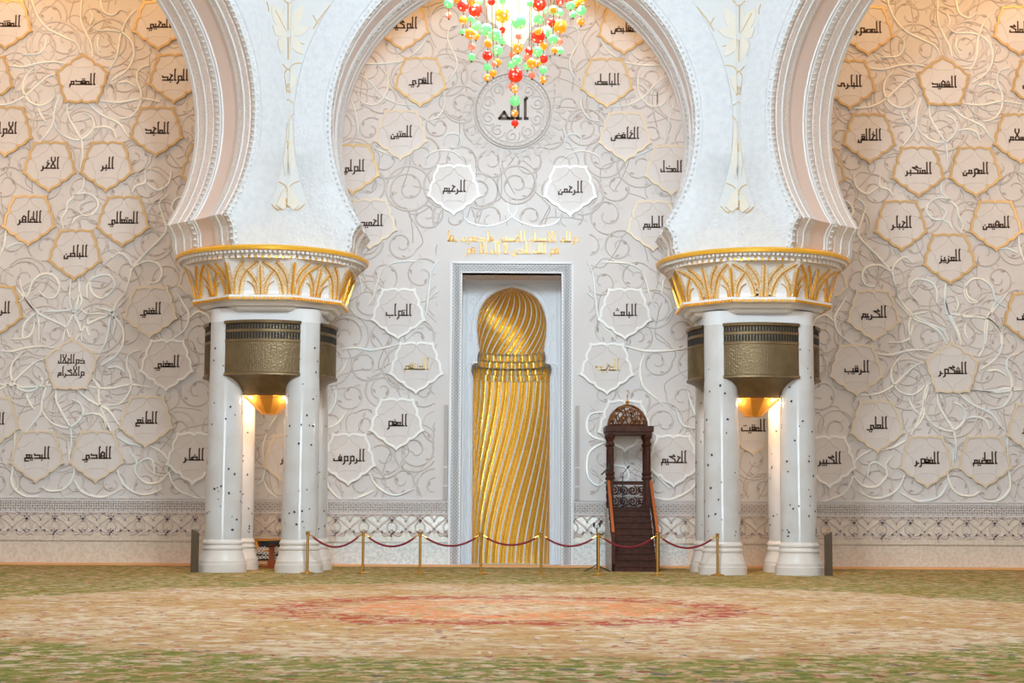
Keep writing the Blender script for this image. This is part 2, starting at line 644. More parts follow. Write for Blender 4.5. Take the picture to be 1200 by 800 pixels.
zl1, zl0 = zf(589.5, 0), zf(601, 0)
za1, za0 = zf(603, 0), zf(633, 0)
lat = MB()
for sx in (-1, 1):
    a, b = MXC + sx * (FO + .02), sx * 20.2
    x0, x1 = min(a, b), max(a, b)
    lat.b2(x0, x1, -.012, 0.0, zl0, zl1, 1)
    lattice(lat, x0, x1, zl0, zl1, .115, .036, WM, .02)
    for z in (zl0 - .02, zl1 + .02, zl1 + .09):
        lat.b2(x0, x1, -.035, 0.0, z - .018, z + .018, 0)
fr1 = struct(lat.build('trim_2', [M['wall'], M['back']]), 'narrow diamond lattice frieze running along the back wall', 'frieze')

arb = MB()
PW = 32.7 * 45 / 1890      # motif pitch
HA = za1 - za0
for sx in (-1, 1):
    xs = MXC + sx * (FO + .03)
    xe = sx * 20.2
    x0, x1 = min(xs, xe), max(xs, xe)
    near0, near1 = (xs, xs + sx * 3.1)
    arb.b2(min(near0, near1), max(near0, near1), -.012, 0, za0 - .06, za1, 1)
    arb.b2(min(near1, xe), max(near1, xe), -.012, 0, za0 - .06, za1, 2)
    nrep = int((x1 - x0) / PW)
    for k in range(nrep):
        cx = xs + sx * (k + .5) * PW
        long_ = (k % 2 == 0)

        def q(u, v):
            return (cx + u * PW, za1 - v * HA)
        h, wd = .04, .068
        # crossing ogee loops
        for s in (-1, 1):
            arb.ribbon(cat_rom([q(-.5 * s, .03), q(-.36 * s, .22), q(-.12 * s, .42), q(.08 * s, .66), q(.32 * s, .74), q(.5 * s, .60)]), wd, h, WM)
            arb.ribbon(cat_rom([q(-.5 * s, .34), q(-.40 * s, .12), q(-.2 * s, .04), q(-.05 * s, .16), q(0, .30)]), wd * .9, h, WM)
            arb.ribbon(cat_rom([q(.5 * s, .78), q(.36 * s, .62), q(.34 * s, .44), q(.44 * s, .28), q(.5 * s, .2)]), wd * .9, h, WM)
            arb.ribbon(cat_rom([q(.12 * s, .62), q(.22 * s, .82), q(.36 * s, .80), q(.5 * s, .86 if long_ else .7)]), wd * 1.2, h, WM)
        arb.ribbon([q(-.5, .02), q(.5, .02)], .06, h, WM)
        arb.poly([q(0, .60), q(.06, .68), q(0, .78), q(-.06, .68)], h, WM)
        if long_:
            arb.poly(cat_rom([q(.5, .70), q(.56, .82), q(.54, .9), q(.5, 1.02), q(.46, .9), q(.44, .82), q(.5, .70)], 3)[:-1], h, WM)
        arb.poly([q(.5, .1), q(.53, .24), q(.5, .34), q(.47, .24)], h, WM)
fr2 = struct(arb.build('trim_3', [M['strap'], M['back_white'], M['dado']]), 'arabesque strapwork frieze with pendants along the lower back wall', 'frieze')

# ---- carved scroll relief between the medallions

MED = []   # px, py, orientation, rim, text, latin, ink


def med(px, py, txt, latin, rim='g', o='D', ink='ink', vis=True):
    MED.append((px, py, txt, latin, rim, o, ink))


med(8, 27, 'المقتدر', 'al-Muqtadir')
med(187, 28, 'المحيي', 'al-Muhyi')
med(97, 95, 'المقدم', 'al-Muqaddim', o='U')
med(205, 90, 'الواجد', 'al-Wajid')
med(-14, 92, 'المؤخر', 'al-Muakhkhir')
med(8, 152, 'الأول', 'al-Awwal')
med(184, 152, 'الماجد', 'al-Majid')
med(59, 193, 'الآخر', 'al-Akhir')
med(126, 193, 'البر', 'al-Barr')
med(243, 197, 'الواحد', 'al-Wahid')
med(35, 256, 'الظاهر', 'al-Zahir')
med(145, 257, 'المتعالي', 'al-Mutaali')
med(89, 296, 'الباطن', 'al-Batin')
med(-3, 362, 'الرشيد', 'al-Rashid')
med(177, 363, 'الغني', 'al-Ghani', 'f')
med(240, 325, 'الصمد', 'al-Samad', 'f')
med(84, 429, 'ذوالجلال|والإكرام', 'Dhul-Jalal wal-Ikram in two lines', 'f', 'U')
med(196, 425, 'المغني', 'al-Mughni', 'p')
med(172, 491, 'المانع', 'al-Mani', 'f')
med(-8, 492, 'الباقي', 'al-Baqi', 'f')
med(44, 532, 'البديع', 'al-Badi', 'f')
med(114, 532, 'الهادي', 'al-Hadi', 'f')
med(227, 534, 'الضار', 'al-Darr', 'p')
med(340, 536, 'النور', 'al-Nur', 'f')
med(473, 29, 'الوكيل', 'al-Wakil')
med(493, 94, 'القوي', 'al-Qawi')
med(470, 156, 'المتين', 'al-Matin', 'f')
med(414, 196, 'الولي', 'al-Wali')
med(434, 260, 'الحميد', 'al-Hamid', 'f')
med(532, 220, 'الرحيم', 'al-Rahim', 'p')
med(668, 221, 'الرحمن', 'al-Rahman', 'p')
med(731, 33, 'القابض', 'al-Qabid')
med(711, 95, 'الباسط', 'al-Basit')
med(732, 158, 'الخافض', 'al-Khafid', 'f')
med(786, 197, 'المذل', 'al-Mudhill', 'f')
med(765, 262, 'العليم', 'al-Alim', 'f')
med(467, 365, 'التواب', 'al-Tawwab', 'p')
med(732, 365, 'الباعث', 'al-Baith', 'p')
med(488, 428, 'المنتقم', 'al-Muntaqim', 'p', ink='pale_ink')
med(465, 494, 'العفو', 'al-Afuww', 'p')
med(409, 535, 'الرؤوف', 'al-Rauf', 'p')
med(711, 429, 'المجيد', 'al-Majeed', 'p', ink='pale_ink')
med(732, 496, '', 'blank', 'p')
med(789, 537, 'الحكيم', 'al-Hakim', 'p')
med(1016, 34, 'المصور', 'al-Musawwir')
med(1193, 34, 'الملك', 'al-Malik')
med(995, 97, 'البارئ', 'al-Bari')
med(1105, 98, 'الشهيد', 'al-Shahid', o='U')
med(1215, 97, 'القدوس', 'al-Quddus')
med(1018, 160, 'الخالق', 'al-Khaliq')
med(1194, 160, 'السلام', 'al-Salam')
med(1075, 199, 'المتكبر', 'al-Mutakabbir')
med(1142, 199, 'المؤمن', 'al-Mumin')
med(960, 200, 'الفتاح', 'al-Fattah')
med(1055, 262, 'الجبار', 'al-Jabbar')
med(1166, 262, 'المهيمن', 'al-Muhaymin')
med(1112, 301, 'العزيز', 'al-Aziz')
med(1023, 367, 'الكريم', 'al-Karim', 'f')
med(1206, 370, 'اللطيف', 'al-Latif')
med(962, 327, 'الحليم', 'al-Haleem', 'f')
med(1003, 431, 'الرقيب', 'al-Raqib', 'f')
med(1115, 433, 'الشكور', 'al-Shakur', 'f', 'U')
med(1027, 497, 'العلي', 'al-Ali', 'f')
med(1210, 500, 'الكبير', 'al-Kabeer', 'f')
med(971, 538, 'الكبير', 'al-Kabir', 'p')
med(1085, 538, 'الغفور', 'al-Ghafur', 'f')
med(1153, 538, 'العظيم', 'al-Azim', 'f')
med(882, 500, 'المقيت', 'al-Muqit', 'f')

MR_ = 33.5 * 45 / 1890 * 1.0


def star_outline(Rr, o, grow=0.0):
    half = [(0, 1.0), (2.5, .948), (6, .905), (11, .876), (17, .866), (23, .854), (28, .832), (32, .802), (36, .755)]
    pts = []
    base = -90 if o == 'D' else 90
    for k in range(5):
        t0 = base + 72 * k
        for a, r in reversed(half):
            pts.append((t0 - a, r))
        for a, r in half[1:-1]:
            pts.append((t0 + a, r))
    return [((Rr * r + grow) * cos(radians(a)), (Rr * r + grow) * sin(radians(a))) for a, r in pts]


med_world = [(wp(a[0], a[1])) for a in MED]
RND_C = wp(601, 130)      # round medallion above the niche
RND_R = 46 * 45 / 1890
GX0, GX1 = MXC - FO - .12, MXC + FO + .12
GZ1 = zf(306, 0)
INS = (W(514, 308, 0)[0], W(688, 308, 0)[0], zf(308, 0), zf(266, 0))


def free(x, z, mr):
    for cx, cz in med_world:
        if hypot(x - cx, z - cz) < MR_ * .80 + mr:
            return False
    if hypot(x - RND_C[0], z - RND_C[1]) < RND_R * 1.0 + mr:
        return False
    if GX0 - mr < x < GX1 + mr and z < GZ1 + mr:
        return False
    if INS[0] - mr < x < INS[1] + mr and z < INS[3] + mr:
        return False
    if z < zl1 + .1 + mr or z > 17.2:
        return False
    return True


def runs(pts, ok):
    out, cur = [], []
    for p in pts:
        if ok(*p):
            cur.append(p)
        else:
            if len(cur) > 2:
                out.append(cur)
            cur = []
    if len(cur) > 2:
        out.append(cur)
    return out


def spiral(cx, cz, R0, a0, turns, sgn, n=26, r1=.22):
    pts = []
    for i in range(n + 1):
        t = i / n
        r = R0 * (1 - (1 - r1) * t)
        a = a0 + sgn * turns * 2 * pi * t
        pts.append((cx + r * cos(a), cz + r * sin(a)))
    return pts


def leaf(cx, cz, L_, wd, ang):
    out = []
    for t, k in ((0, 0), (.2, .62), (.45, 1), (.7, .72), (1, 0), (.7, -.5), (.4, -.62), (.2, -.4)):
        x, y = t * L_, k * wd + .25 * wd * sin(t * pi)
        out.append((cx + x * cos(ang) - y * sin(ang), cz + x * sin(ang) + y * cos(ang)))
    return out


scr, lines = MB(), MB()
step = 1.02
row = 0
zz = zl1 + .5
while zz < 17.0:
    xx = -19.36 + (row % 2) * step / 2
    while xx < 19.5:
        # the two halves of the wall mirror each other
        r2 = random.Random(int((abs(round(xx, 2)) * 1000)) * 131 + row)
        sg = 1 if xx >= 0 else -1
        cx = xx + sg * r2.uniform(-.16, .16)
        cz = zz + r2.uniform(-.14, .14)
        R0 = r2.uniform(.42, .58)
        a0 = r2.uniform(0, 2 * pi)
        s = r2.choice((-1, 1)) * sg
        if sg < 0:
            a0 = pi - a0
        ok = lambda x, z: free(x, z, .03)
        sp = spiral(cx, cz, R0, a0, 1.35, s, 30)
        for rn in runs(sp, ok):
            scr.ribbon(rn, .045, .018, WM, taper=lambda t: 1 - .45 * t)
        # dark strip under the raised stem, groove shade put into colour
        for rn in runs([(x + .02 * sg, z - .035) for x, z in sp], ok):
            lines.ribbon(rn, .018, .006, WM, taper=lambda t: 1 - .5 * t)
        for k in range(6):
            i = 3 + k * 4
            px_, pz_ = sp[i]
            ang = a0 + s * 1.35 * 2 * pi * i / 30 + (0.4 if k % 2 else 2.4) * s
            tx, tz = px_ + .13 * cos(ang), pz_ + .13 * sin(ang)
            if free(px_, pz_, .05) and free(tx, tz, .05):
                (scr if k % 2 else lines).poly(leaf(px_, pz_, .17, .042, ang), .016 if k % 2 else .008, WM)
        # outer tendril linking to the next scroll
        ex, ez = cx + step * .9 * cos(a0 + 2.2), cz + step * .9 * sin(a0 + 2.2)
        tp = cat_rom([sp[0], (cx + R0 * 1.35 * cos(a0 - .5 * s), cz + R0 * 1.35 * sin(a0 - .5 * s)),
                      (cx + R0 * 1.5 * cos(a0 - 1.3 * s), cz + R0 * 1.5 * sin(a0 - 1.3 * s)),
                      (cx + R0 * 1.9 * cos(a0 - 1.7 * s), cz + R0 * 1.9 * sin(a0 - 1.7 * s))], 7)
        for rn in runs(tp, ok):
            lines.ribbon(rn, .022, .008, WM)
        if r2.random() < .3:
            cpts = [(cx + R0 * 1.12 * cos(t * pi / 12), cz + R0 * 1.12 * sin(t * pi / 12)) for t in range(25)]
            for rn in runs(cpts, ok):
                scr.ribbon(rn, .06, .025, WM)
        xx += step
    zz += step * .82
    row += 1
RINGS = [(-32, -42), (31, -45), (-51, 17), (55, 13), (1, 50)]
for tgt in ((97, 95), (1105, 98), (84, 429), (1115, 433)):
    for dx_, dy_ in RINGS:
        c0 = wp(tgt[0] + dx_, tgt[1] + dy_)
        for rr_, wd_ in ((29.5 * 45 / 1890, .075), (20 * 45 / 1890, .03)):
            cp = [(c0[0] + rr_ * cos(q * pi / 20), c0[1] + rr_ * sin(q * pi / 20)) for q in range(41)]
            for rn in runs(cp, lambda x, z: free(x, z, .0)):
                scr.ribbon(rn, wd_, .03, WM)
sr = struct(scr.build('trim_4', M['carve'], None, smooth=True), 'carved floral scrollwork covering the back wall between the medallions', 'carving')
lines.build('scroll_groove_shade', M['carve_dark'], sr)

# ---- mother of pearl vines, traced
V1 = 'c4'   # curves read in quarter pixels from an origin
ROS = [[(475, 320), (540, 325), (610, 308), (680, 302), (735, 312)],
       [(400, 508), (480, 500), (550, 465), (610, 410), (660, 370), (715, 355)],
       [(590, 330), (548, 380), (545, 440), (580, 490), (640, 505), (690, 470), (682, 445)],
       [(715, 460), (695, 540), (690, 600), (655, 655), (630, 685)],
       [(755, 490), (760, 550), (800, 620), (830, 670), (840, 740), (835, 800)],
       [(850, 495), (910, 545), (1000, 590), (1040, 640), (1065, 665)],
       [(830, 540), (870, 560), (885, 600), (865, 640), (820, 668), (760, 655), (715, 620), (695, 585)],
       [(880, 615), (930, 605), (975, 620), (995, 665)],
       [(908, 485), (1000, 492), (1100, 475), (1190, 490)],
       [(1000, 570), (1060, 555), (1095, 500), (1095, 440), (1075, 390), (1080, 340), (1130, 318)],
       [(955, 390), (1020, 345), (1050, 290), (1045, 220), (1000, 170), (940, 155), (880, 155), (850, 135)],
       [(945, 335), (975, 270), (985, 180), (1010, 110), (1050, 60)],
       [(862, 280), (850, 220), (820, 160), (795, 100), (795, 0)],
       [(805, 262), (780, 215), (720, 185), (650, 150), (600, 100), (570, 40), (560, 0)],
       [(835, 60), (850, 95), (840, 130)], [(885, 180), (880, 220), (895, 255)],
       [(880, 0), (895, 60), (940, 85), (975, 60)], [(620, 520), (640, 560), (660, 585)],
       [(640, 190), (630, 240), (600, 265), (530, 270)], [(985, 400), (1030, 395), (1070, 420)]]
LV = [[(585, 585), (610, 500), (620, 460), (680, 390), (760, 310), (780, 270), (760, 200), (750, 150), (790, 110)],
      [(620, 450), (600, 410), (560, 385), (525, 410)], [(625, 455), (680, 425), (740, 435), (760, 480), (740, 520), (700, 525)],
      [(370, 510), (372, 570), (350, 660), (310, 740), (295, 800)], [(30, 280), (20, 350), (0, 400)], [(35, 360), (80, 340), (120, 345)],
      [(80, 550), (110, 590), (150, 640), (180, 690), (185, 800)],
      [(85, 615), (130, 585), (155, 520), (200, 485), (250, 490), (280, 540), (260, 590), (220, 595), (185, 565)],
      [(105, 790), (115, 720), (160, 675), (180, 670)], [(360, 790), (400, 730), (450, 700), (520, 670), (600, 590)],
      [(450, 640), (520, 660), (540, 710), (530, 770)], [(395, 30), (390, 80), (350, 120), (320, 150), (310, 190), (290, 230), (300, 270)],
      [(300, 75), (330, 110)], [(340, 120), (400, 105), (450, 130), (460, 170), (430, 205), (385, 205), (370, 170), (400, 145)],
      [(340, 250), (355, 225), (390, 208)],
      [(620, 100), (640, 70), (680, 55), (680, 0)], [(690, 60), (740, 90), (790, 60), (805, 0)],
      [(885, 120), (830, 130), (805, 170), (820, 200), (850, 215)], [(790, 300), (850, 275)],
      [(835, 575), (860, 620), (885, 670), (870, 740), (810, 790)], [(890, 690), (930, 660), (975, 680), (985, 710)],
      [(410, 600), (410, 540), (440, 500), (510, 490), (540, 540), (500, 590)], [(210, 660), (300, 655), (370, 650)]]
BV = [[(550, 445), (600, 475), (665, 492)], [(705, 490), (760, 520), (790, 560), (795, 620), (830, 690), (900, 725), (960, 745)],
      [(610, 520), (640, 560), (635, 610), (680, 660), (740, 660), (785, 620), (795, 585)], [(640, 580), (680, 550), (715, 560), (725, 620)],
      [(550, 605), (580, 670), (640, 710), (700, 715), (760, 690)],
      [(320, 480), (330, 560), (350, 600), (330, 660), (290, 695), (230, 700), (200, 680)],
      [(350, 650), (380, 700), (440, 725), (500, 725), (570, 690)], [(490, 725), (515, 748)],
      [(70, 420), (70, 540), (55, 640), (70, 690), (120, 725), (180, 725)], [(50, 650), (0, 680)],
      [(430, 170), (460, 210), (470, 300), (520, 420)], [(0, 200), (60, 205), (130, 215), (245, 205)]]
MV = [[(375, 225), (370, 290), (340, 340)], [(425, 330), (380, 385), (320, 410)], [(330, 610), (340, 680), (400, 740), (470, 735), (550, 700)],
      [(470, 735), (495, 750)], [(530, 615), (570, 680), (650, 720), (740, 690)], [(110, 330), (85, 365), (65, 400)],
      [(50, 430), (32, 500), (38, 560)], [(45, 590), (30, 650), (0, 670)], [(35, 650), (60, 700), (100, 730)],
      [(400, 35), (470, 30), (540, 40), (620, 25), (680, 10)], [(430, 80), (410, 130), (395, 150)]]
MRV = [[(430, 330), (370, 340), (350, 390), (370, 440), (440, 465), (540, 490), (660, 460)],
       [(440, 470), (370, 510), (350, 570), (360, 640), (400, 675), (440, 650)], [(470, 580), (530, 590), (545, 640), (500, 680)],
       [(620, 60), (600, 130), (615, 210), (680, 270), (710, 300)], [(500, 10), (600, 40), (700, 45), (800, 35)],
       [(770, 320), (800, 390), (880, 410)], [(820, 230), (850, 320), (880, 380)], [(660, 730), (740, 740), (830, 700), (870, 650)],
       [(650, 600), (700, 650), (740, 690)]]
TV = [[(510, 298), (580, 300), (685, 290)], [(490, 350), (540, 390), (600, 455), (680, 490), (760, 495)],
      [(600, 325), (620, 370), (610, 440), (560, 490), (500, 480), (475, 435)], [(715, 270), (765, 230), (800, 180)],
      [(890, 390), (930, 340), (940, 280), (900, 190), (910, 130), (950, 120)], [(880, 430), (885, 490), (850, 550), (795, 565)],
      [(400, 640), (450, 600)], [(445, 460), (470, 540), (480, 640)], [(550, 690), (600, 715), (680, 745)],
      [(880, 680), (885, 640), (920, 625), (955, 640), (955, 690), (905, 690)], [(795, 770), (800, 730), (860, 705), (930, 715), (980, 760)]]
CV = [[(335, 410), (375, 470), (390, 590), (405, 690), (440, 740), (490, 795)], [(310, 570), (350, 570), (385, 600)],
      [(610, 470), (630, 530), (650, 600), (675, 640)], [(420, 430), (500, 430), (560, 440), (610, 470)],
      [(700, 580), (720, 500), (790, 490)], [(720, 700), (760, 650), (820, 660)]]

vine = MB()


def trace(curves, ox, oy, wd=.076, mirror=False, k=.25, base=None, ref=None):
    for c in curves:
        pts = [wp(ox + x * k, oy + y * k) for x, y in c]
        if base is not None:
            pts = [(p[0] - ref[0] + base[0], p[1] - ref[1] + base[1]) for p in pts]
        pts = cat_rom(pts, 7)
        if mirror:
            pts = [(2 * MXC - x, z) for x, z in pts]
        for rn in runs(pts, lambda x, z: free(x, z, -.02)):
            vine.ribbon(rn, wd, .05, WM, taper=lambda t: .55 + .45 * sin(pi * min(1, t * 1.15)))


ref = wp(1105, 98)
for tgt in ((97, 95), (1105, 98), (84, 429), (1115, 433)):
    trace(ROS, 900, 0, base=wp(*tgt), ref=ref)
trace(LV, 0, 200)
trace(LV, 0, 200, mirror=True)
trace(BV, 0, 400)
trace(BV, 0, 400, mirror=True)
trace(MV, 300, 400)
trace(MRV, 600, 400)
trace(TV, 300, 0, wd=.055)
trace(TV, 300, 0, wd=.055, mirror=True)
trace(CV, 600, 200, wd=.055)
trace(CV, 600, 200, wd=.05, mirror=True)
arc = [[(190, 60), (250, 130), (380, 158), (500, 130), (570, 85), (600, 40), (600, -60)]]
for mi in (False, True):
    trace(arc, 510, 240, wd=.03, mirror=mi, k=1 / 6.316)
struct(vine.build('trim_5', M['pearl'], None, smooth=True), 'gleaming mother of pearl vines curling over the back wall', 'inlay')

# ------------------------------------------------------------------ angular kufic lettering
NONJ = set('اأإآدذرزوؤء')


def glyph(ch, final):
    """strokes in letter units (x runs leftwards), advance, dots"""
    T = 6.0
    d = []
    if ch in 'اأإآ':
        s = [[(0, 0), (.5, 0), (.5, T), (.2, T + .5)]]
        adv = 1.2
        if ch != 'ا':
            d = [(.5, T + 1.2 if ch != 'إ' else -1.0)]
    elif ch == 'ل':
        s = [[(.6, T + .4), (.6, 0)], [(0, 0), (1.3, 0)]]
        adv = 1.3
        if final:
            s.append([(1.3, 0), (2.0, 0), (2.0, 1.4)])
            adv = 2.5
    elif ch == 'م':
        s = [[(0, 0), (1.9, 0)], [(.3, 0), (.3, 1.7), (1.5, 1.7), (1.5, 0)]]
        adv = 1.9
        if final:
            s.append([(1.9, 0), (2.1, 0), (2.1, -1.4)])
            adv = 2.5
    elif ch in 'بتثنيئى' and not (final and ch in 'نيئى'):
        s = [[(0, 0), (1.4, 0)], [(.7, 0), (.7, 1.8)]]
        adv = 1.4
        if final:
            s = [[(0, 0), (3.2, 0), (3.2, 1.5)]]
            adv = 3.6
        c = .7 if not final else 1.6
        d = {'ب': [(c, -1.1)], 'ت': [(c - .4, 2.9), (c + .5, 2.9)], 'ث': [(c - .5, 2.8), (c + .5, 2.8), (c, 3.7)],
             'ن': [(c, 2.9)], 'ي': [(c - .4, -1.1), (c + .5, -1.1)], 'ئ': [(c, 2.8)], 'ى': []}[ch]
    elif ch in 'يئى':
        s = [[(0, 0), (.4, 0), (.4, 1.6), (1.7, 1.6), (1.7, 0), (1.0, -.9), (3.4, -.9)]] if ch != 'ئ' else \
            [[(0, 0), (.6, 0), (.6, 1.6), (1.9, 1.6), (1.9, 0), (3.2, 0)]]
        adv = 3.5
        d = [(1.4, -2.0), (2.3, -2.0)] if ch == 'ي' else [(3.6, .4)]
    elif ch == 'ن':
        s = [[(0, 0), (.9, 0), (.9, -1.3), (2.4, -1.3), (2.4, .3)]]
        adv = 2.8
        d = [(1.6, 1.2)]
    elif ch in 'دذ':
        s = [[(0, 0), (2.7, 0)], [(.3, 1.7), (2.7, 1.7), (2.9, 2.3)], [(.3, 0), (.3, 1.7)]]
        adv = 3.3
        d = [(1.5, 3.1)] if ch == 'ذ' else []
    elif ch in 'رز':
        s = [[(0, 0), (1.0, 0), (1.0, -1.0), (1.8, -1.5)]]
        if True:
            s.append([(1.0, 0), (1.0, 1.1)])
        adv = 1.9
        d = [(.9, 2.4)] if ch == 'ز' else []
    elif ch in 'حجخ':
        s = [[(0, 0), (2.2, 0)], [(.2, 2.7), (.9, 2.0), (1.3, .9), (1.9, 0)], [(.2, 2.7), (1.3, 3.4)]]
        adv = 2.2
        d = {'ح': [], 'ج': [(1.1, -1.2)], 'خ': [(.8, 4.4)]}[ch]
    elif ch in 'عغ':
        s = [[(0, 0), (2.0, 0)], [(.6, 0), (.2, 1.8), (.9, 1.8)], [(1.3, 0), (1.8, 1.8), (1.1, 1.8)]]
        adv = 2.0
        if final:
            s.append([(2.0, 0), (2.4, 0), (2.4, -1.6), (.8, -1.6)])
            adv = 2.7
        d = [(1.0, 3.0)] if ch == 'غ' else []
    elif ch in 'فق':
        s = [[(0, 0), (1.9, 0)], [(.9, 0), (.9, .7)], [(.3, .7), (.3, 2.1), (1.5, 2.1), (1.5, .7), (.3, .7)]]
        adv = 1.9
        if final:
            s.append([(1.9, 0), (4.0, 0), (4.0, 1.0)] if ch == 'ف' else [(1.9, 0), (1.9, -1.4), (3.2, -1.4), (3.2, 0)])
            adv = 4.3 if ch == 'ف' else 3.6
        d = [(.9, 3.2)] if ch == 'ف' else [(.5, 3.2), (1.4, 3.2)]
    elif ch in 'وؤ':
        s = [[(.2, .2), (.2, 2.4), (1.8, 2.4), (1.8, .0)], [(0, 0), (1.8, 0), (1.8, -1.3), (2.5, -2.0)]]
        adv = 2.8
        d = [(.9, 2.7)] if ch == 'ؤ' else []
    elif ch == 'ك':
        s = [[(0, 0), (3.2, 0)], [(.4, 0), (.4, 1.6), (3.0, 3.4)], [(3.0, 3.4), (.5, 3.4), (1.2, 4.3)]]
        adv = 3.3
        if final:
            s.append([(3.2, 0), (3.2, 1)])
            adv = 3.7
    elif ch == 'ه':
        if final:
            s = [[(0, 0), (2.0, 0), (1.0, 2.0), (.2, .2)]]
            adv = 2.3
        else:
            s = [[(0, 0), (2.2, 0)], [(.3, 0), (.3, 3.0), (1.2, 3.6), (1.9, 2.4), (1.9, 0)], [(.3, 1.3), (1.9, 1.3)]]
            adv = 2.2
    elif ch in 'سش':
        s = [[(0, 0), (2.4, 0)]] + [[(x, 0), (x, 1.6)] for x in (.4, 1.2, 2.0)]
        adv = 2.5
        if final:
            s.append([(2.4, 0), (2.4, -1.3), (4.2, -1.3), (4.2, .2)])
            adv = 4.5
        d = [(.7, 2.6), (1.7, 2.6), (1.2, 3.4)] if ch == 'ش' else []
    elif ch in 'صض':
        s = [[(0, 0), (3.3, 0)], [(.3, 0), (.3, 1.6), (2.3, 1.6), (2.3, 0)], [(3.0, 0), (3.0, 1.3)]]
        adv = 3.4
        if final:
            s.append([(3.3, 0), (3.3, -1.3), (5.0, -1.3), (5.0, .2)])
            adv = 5.2
        d = [(1.4, 2.7)] if ch == 'ض' else []
    elif ch in 'طظ':
        s = [[(0, 0), (2.8, 0)], [(.3, 0), (.3, 1.6), (2.3, 1.6), (2.3, 0)], [(.9, 1.6), (.9, T)]]
        adv = 2.9
        if final:
            s.append([(2.8, 0), (3.4, 0), (3.4, 1)])
            adv = 3.8
        d = [(1.7, 2.8)] if ch == 'ظ' else []
    elif ch == 'ء':
        s = [[(.2, 0), (1.0, 0), (.4, .8), (1.0, 1.2)]]
        adv = 1.4
    elif ch == ' ':
        s = []
        adv = 1.6
    else:
        s = []
        adv = 1
    return s, adv, d


def kufic(mbx, text, cx, cz, H, mapf, maxw=None, h=.02, h0=0.0, wmul=1.18, pen=.95, mt=0):
    segs, dots = [], []
    x = 0.0
    n = len(text)
    i = 0
    while i < n:
        ch = text[i]
        if ch == 'ل' and i + 1 < n and text[i + 1] in 'اأإآ':
            # lam alef ligature
            segs += [[(x, 0), (x + .4, 0), (x + .4, 1.2), (x + 2.2, 4.8), (x + 2.2, 6.4)], [(x + .4, 0), (x + 2.2, 0), (x + 2.2, 1.2), (x + .4, 4.8), (x + .4, 6.4)]]
            x += 3.0
            i += 2
            continue
        final = (i + 1 >= n) or text[i + 1] == ' '
        s, adv, d = glyph(ch, final)
        segs += [[(x + a, b) for a, b in st] for st in s]
        dots += [(x + a, b) for a, b in d]
        x += adv
        i += 1
        if ch in NONJ:
            x += .25
    U = H / 6.4
    ux = U * wmul
    if maxw and x * ux > maxw:
        ux = maxw / x
    tot = x * ux
    f = lambda a, b: (cx + tot / 2 - a * ux, cz - H * .36 + b * U)
    pw = U * pen
    for st in segs:
        pts = [f(*p) for p in st]
        for p, q in zip(pts, pts[1:]):
            l = hypot(q[0] - p[0], q[1] - p[1])
            if l < 1e-5:
                continue
            ex, ez = (q[0] - p[0]) / l * pw * .42, (q[1] - p[1]) / l * pw * .42
            mbx.ribbon([(p[0] - ex, p[1] - ez), (q[0] + ex, q[1] + ez)], pw, h, mapf, ridge=False, h0=h0, mat=mt)
    for dd in dots:
        c = f(*dd)
        k = U * .55
        mbx.poly([(c[0] - k, c[1]), (c[0], c[1] - k), (c[0] + k, c[1]), (c[0], c[1] + k)], h0 + h, mapf, h0=h0, mat=mt)
    return tot


# ------------------------------------------------------------------ name medallions
shared = {}
LOC = lambda a, b, h: (a, -h - .002, b)
for o in 'DU':
    a = MB()
    a.poly(star_outline(MR_ * .97, o), .06, LOC)
    shared['plaque' + o] = a
    a = MB()
    a.ribbon(star_outline(MR_ * .96, o), .062, .085, LOC, closed=True, ridge=False)
    shared['rim' + o] = a
    a = MB()
    # petal veins inside the plaque
    base = -90 if o == 'D' else 90
    for k in range(5):
        t = radians(base + 36 + 72 * k)
        p = [(MR_ * r * cos(t + dv), MR_ * r * sin(t + dv)) for r, dv in ((.74, 0), (.6, .1), (.5, .3), (.5, .63))]
        a.ribbon(cat_rom(p, 4), .02, .007, LOC, h0=.06)
        p = [(MR_ * r * cos(t - dv), MR_ * r * sin(t - dv)) for r, dv in ((.74, 0), (.6, .1), (.5, .3), (.5, .63))]
        a.ribbon(cat_rom(p, 4), .02, .007, LOC, h0=.06)
    shared['vein' + o] = a
mesh_cache = {}


def shared_child(key, name, mt, parent):
    k = (key, mt.name)
    if k not in mesh_cache:
        o_ = shared[key].build(name, mt, None)
        mesh_cache[k] = o_.data
        bpy.data.objects.remove(o_)
    return link(name, mesh_cache[k], parent)


LAB = {(1210, 500): 'pale petal medallion half cut by the right photo edge, level with al-Ali',
       (1215, 97): 'warm lit pearl rimmed petal medallion half cut by the right photo edge, level with al-Shahid',
       (-14, 92): 'warm lit pearl rimmed petal medallion mostly cut by the left photo edge, left of al-Muqaddim',
       (-3, 362): 'warm lit pearl rimmed petal medallion half cut by the left photo edge, level with al-Ghani',
       (-8, 492): 'pale petal medallion half cut by the left photo edge, level with al-Mani',
       (243, 197): 'warm lit pearl rimmed petal medallion mostly hidden behind the left arch, right of al-Barr',
       (240, 325): 'pale petal medallion mostly hidden behind the left column capital',
       (960, 200): 'warm lit pearl rimmed petal medallion mostly hidden behind the right arch, left of al-Mutakabbir',
       (962, 327): 'pale petal medallion mostly hidden behind the right column capital',
       (882, 500): 'pale petal medallion seen between the shafts of the right clustered column',
       (340, 536): 'pale petal medallion seen between the shafts of the left clustered column'}
RIMS = {'g': (M['warm_lit_rim'], 'warm lit pearl rimmed'), 'f': (M['faint_rim'], 'pale cream rimmed'), 'p': (M['pearl_rim'], 'pearl white rimmed')}
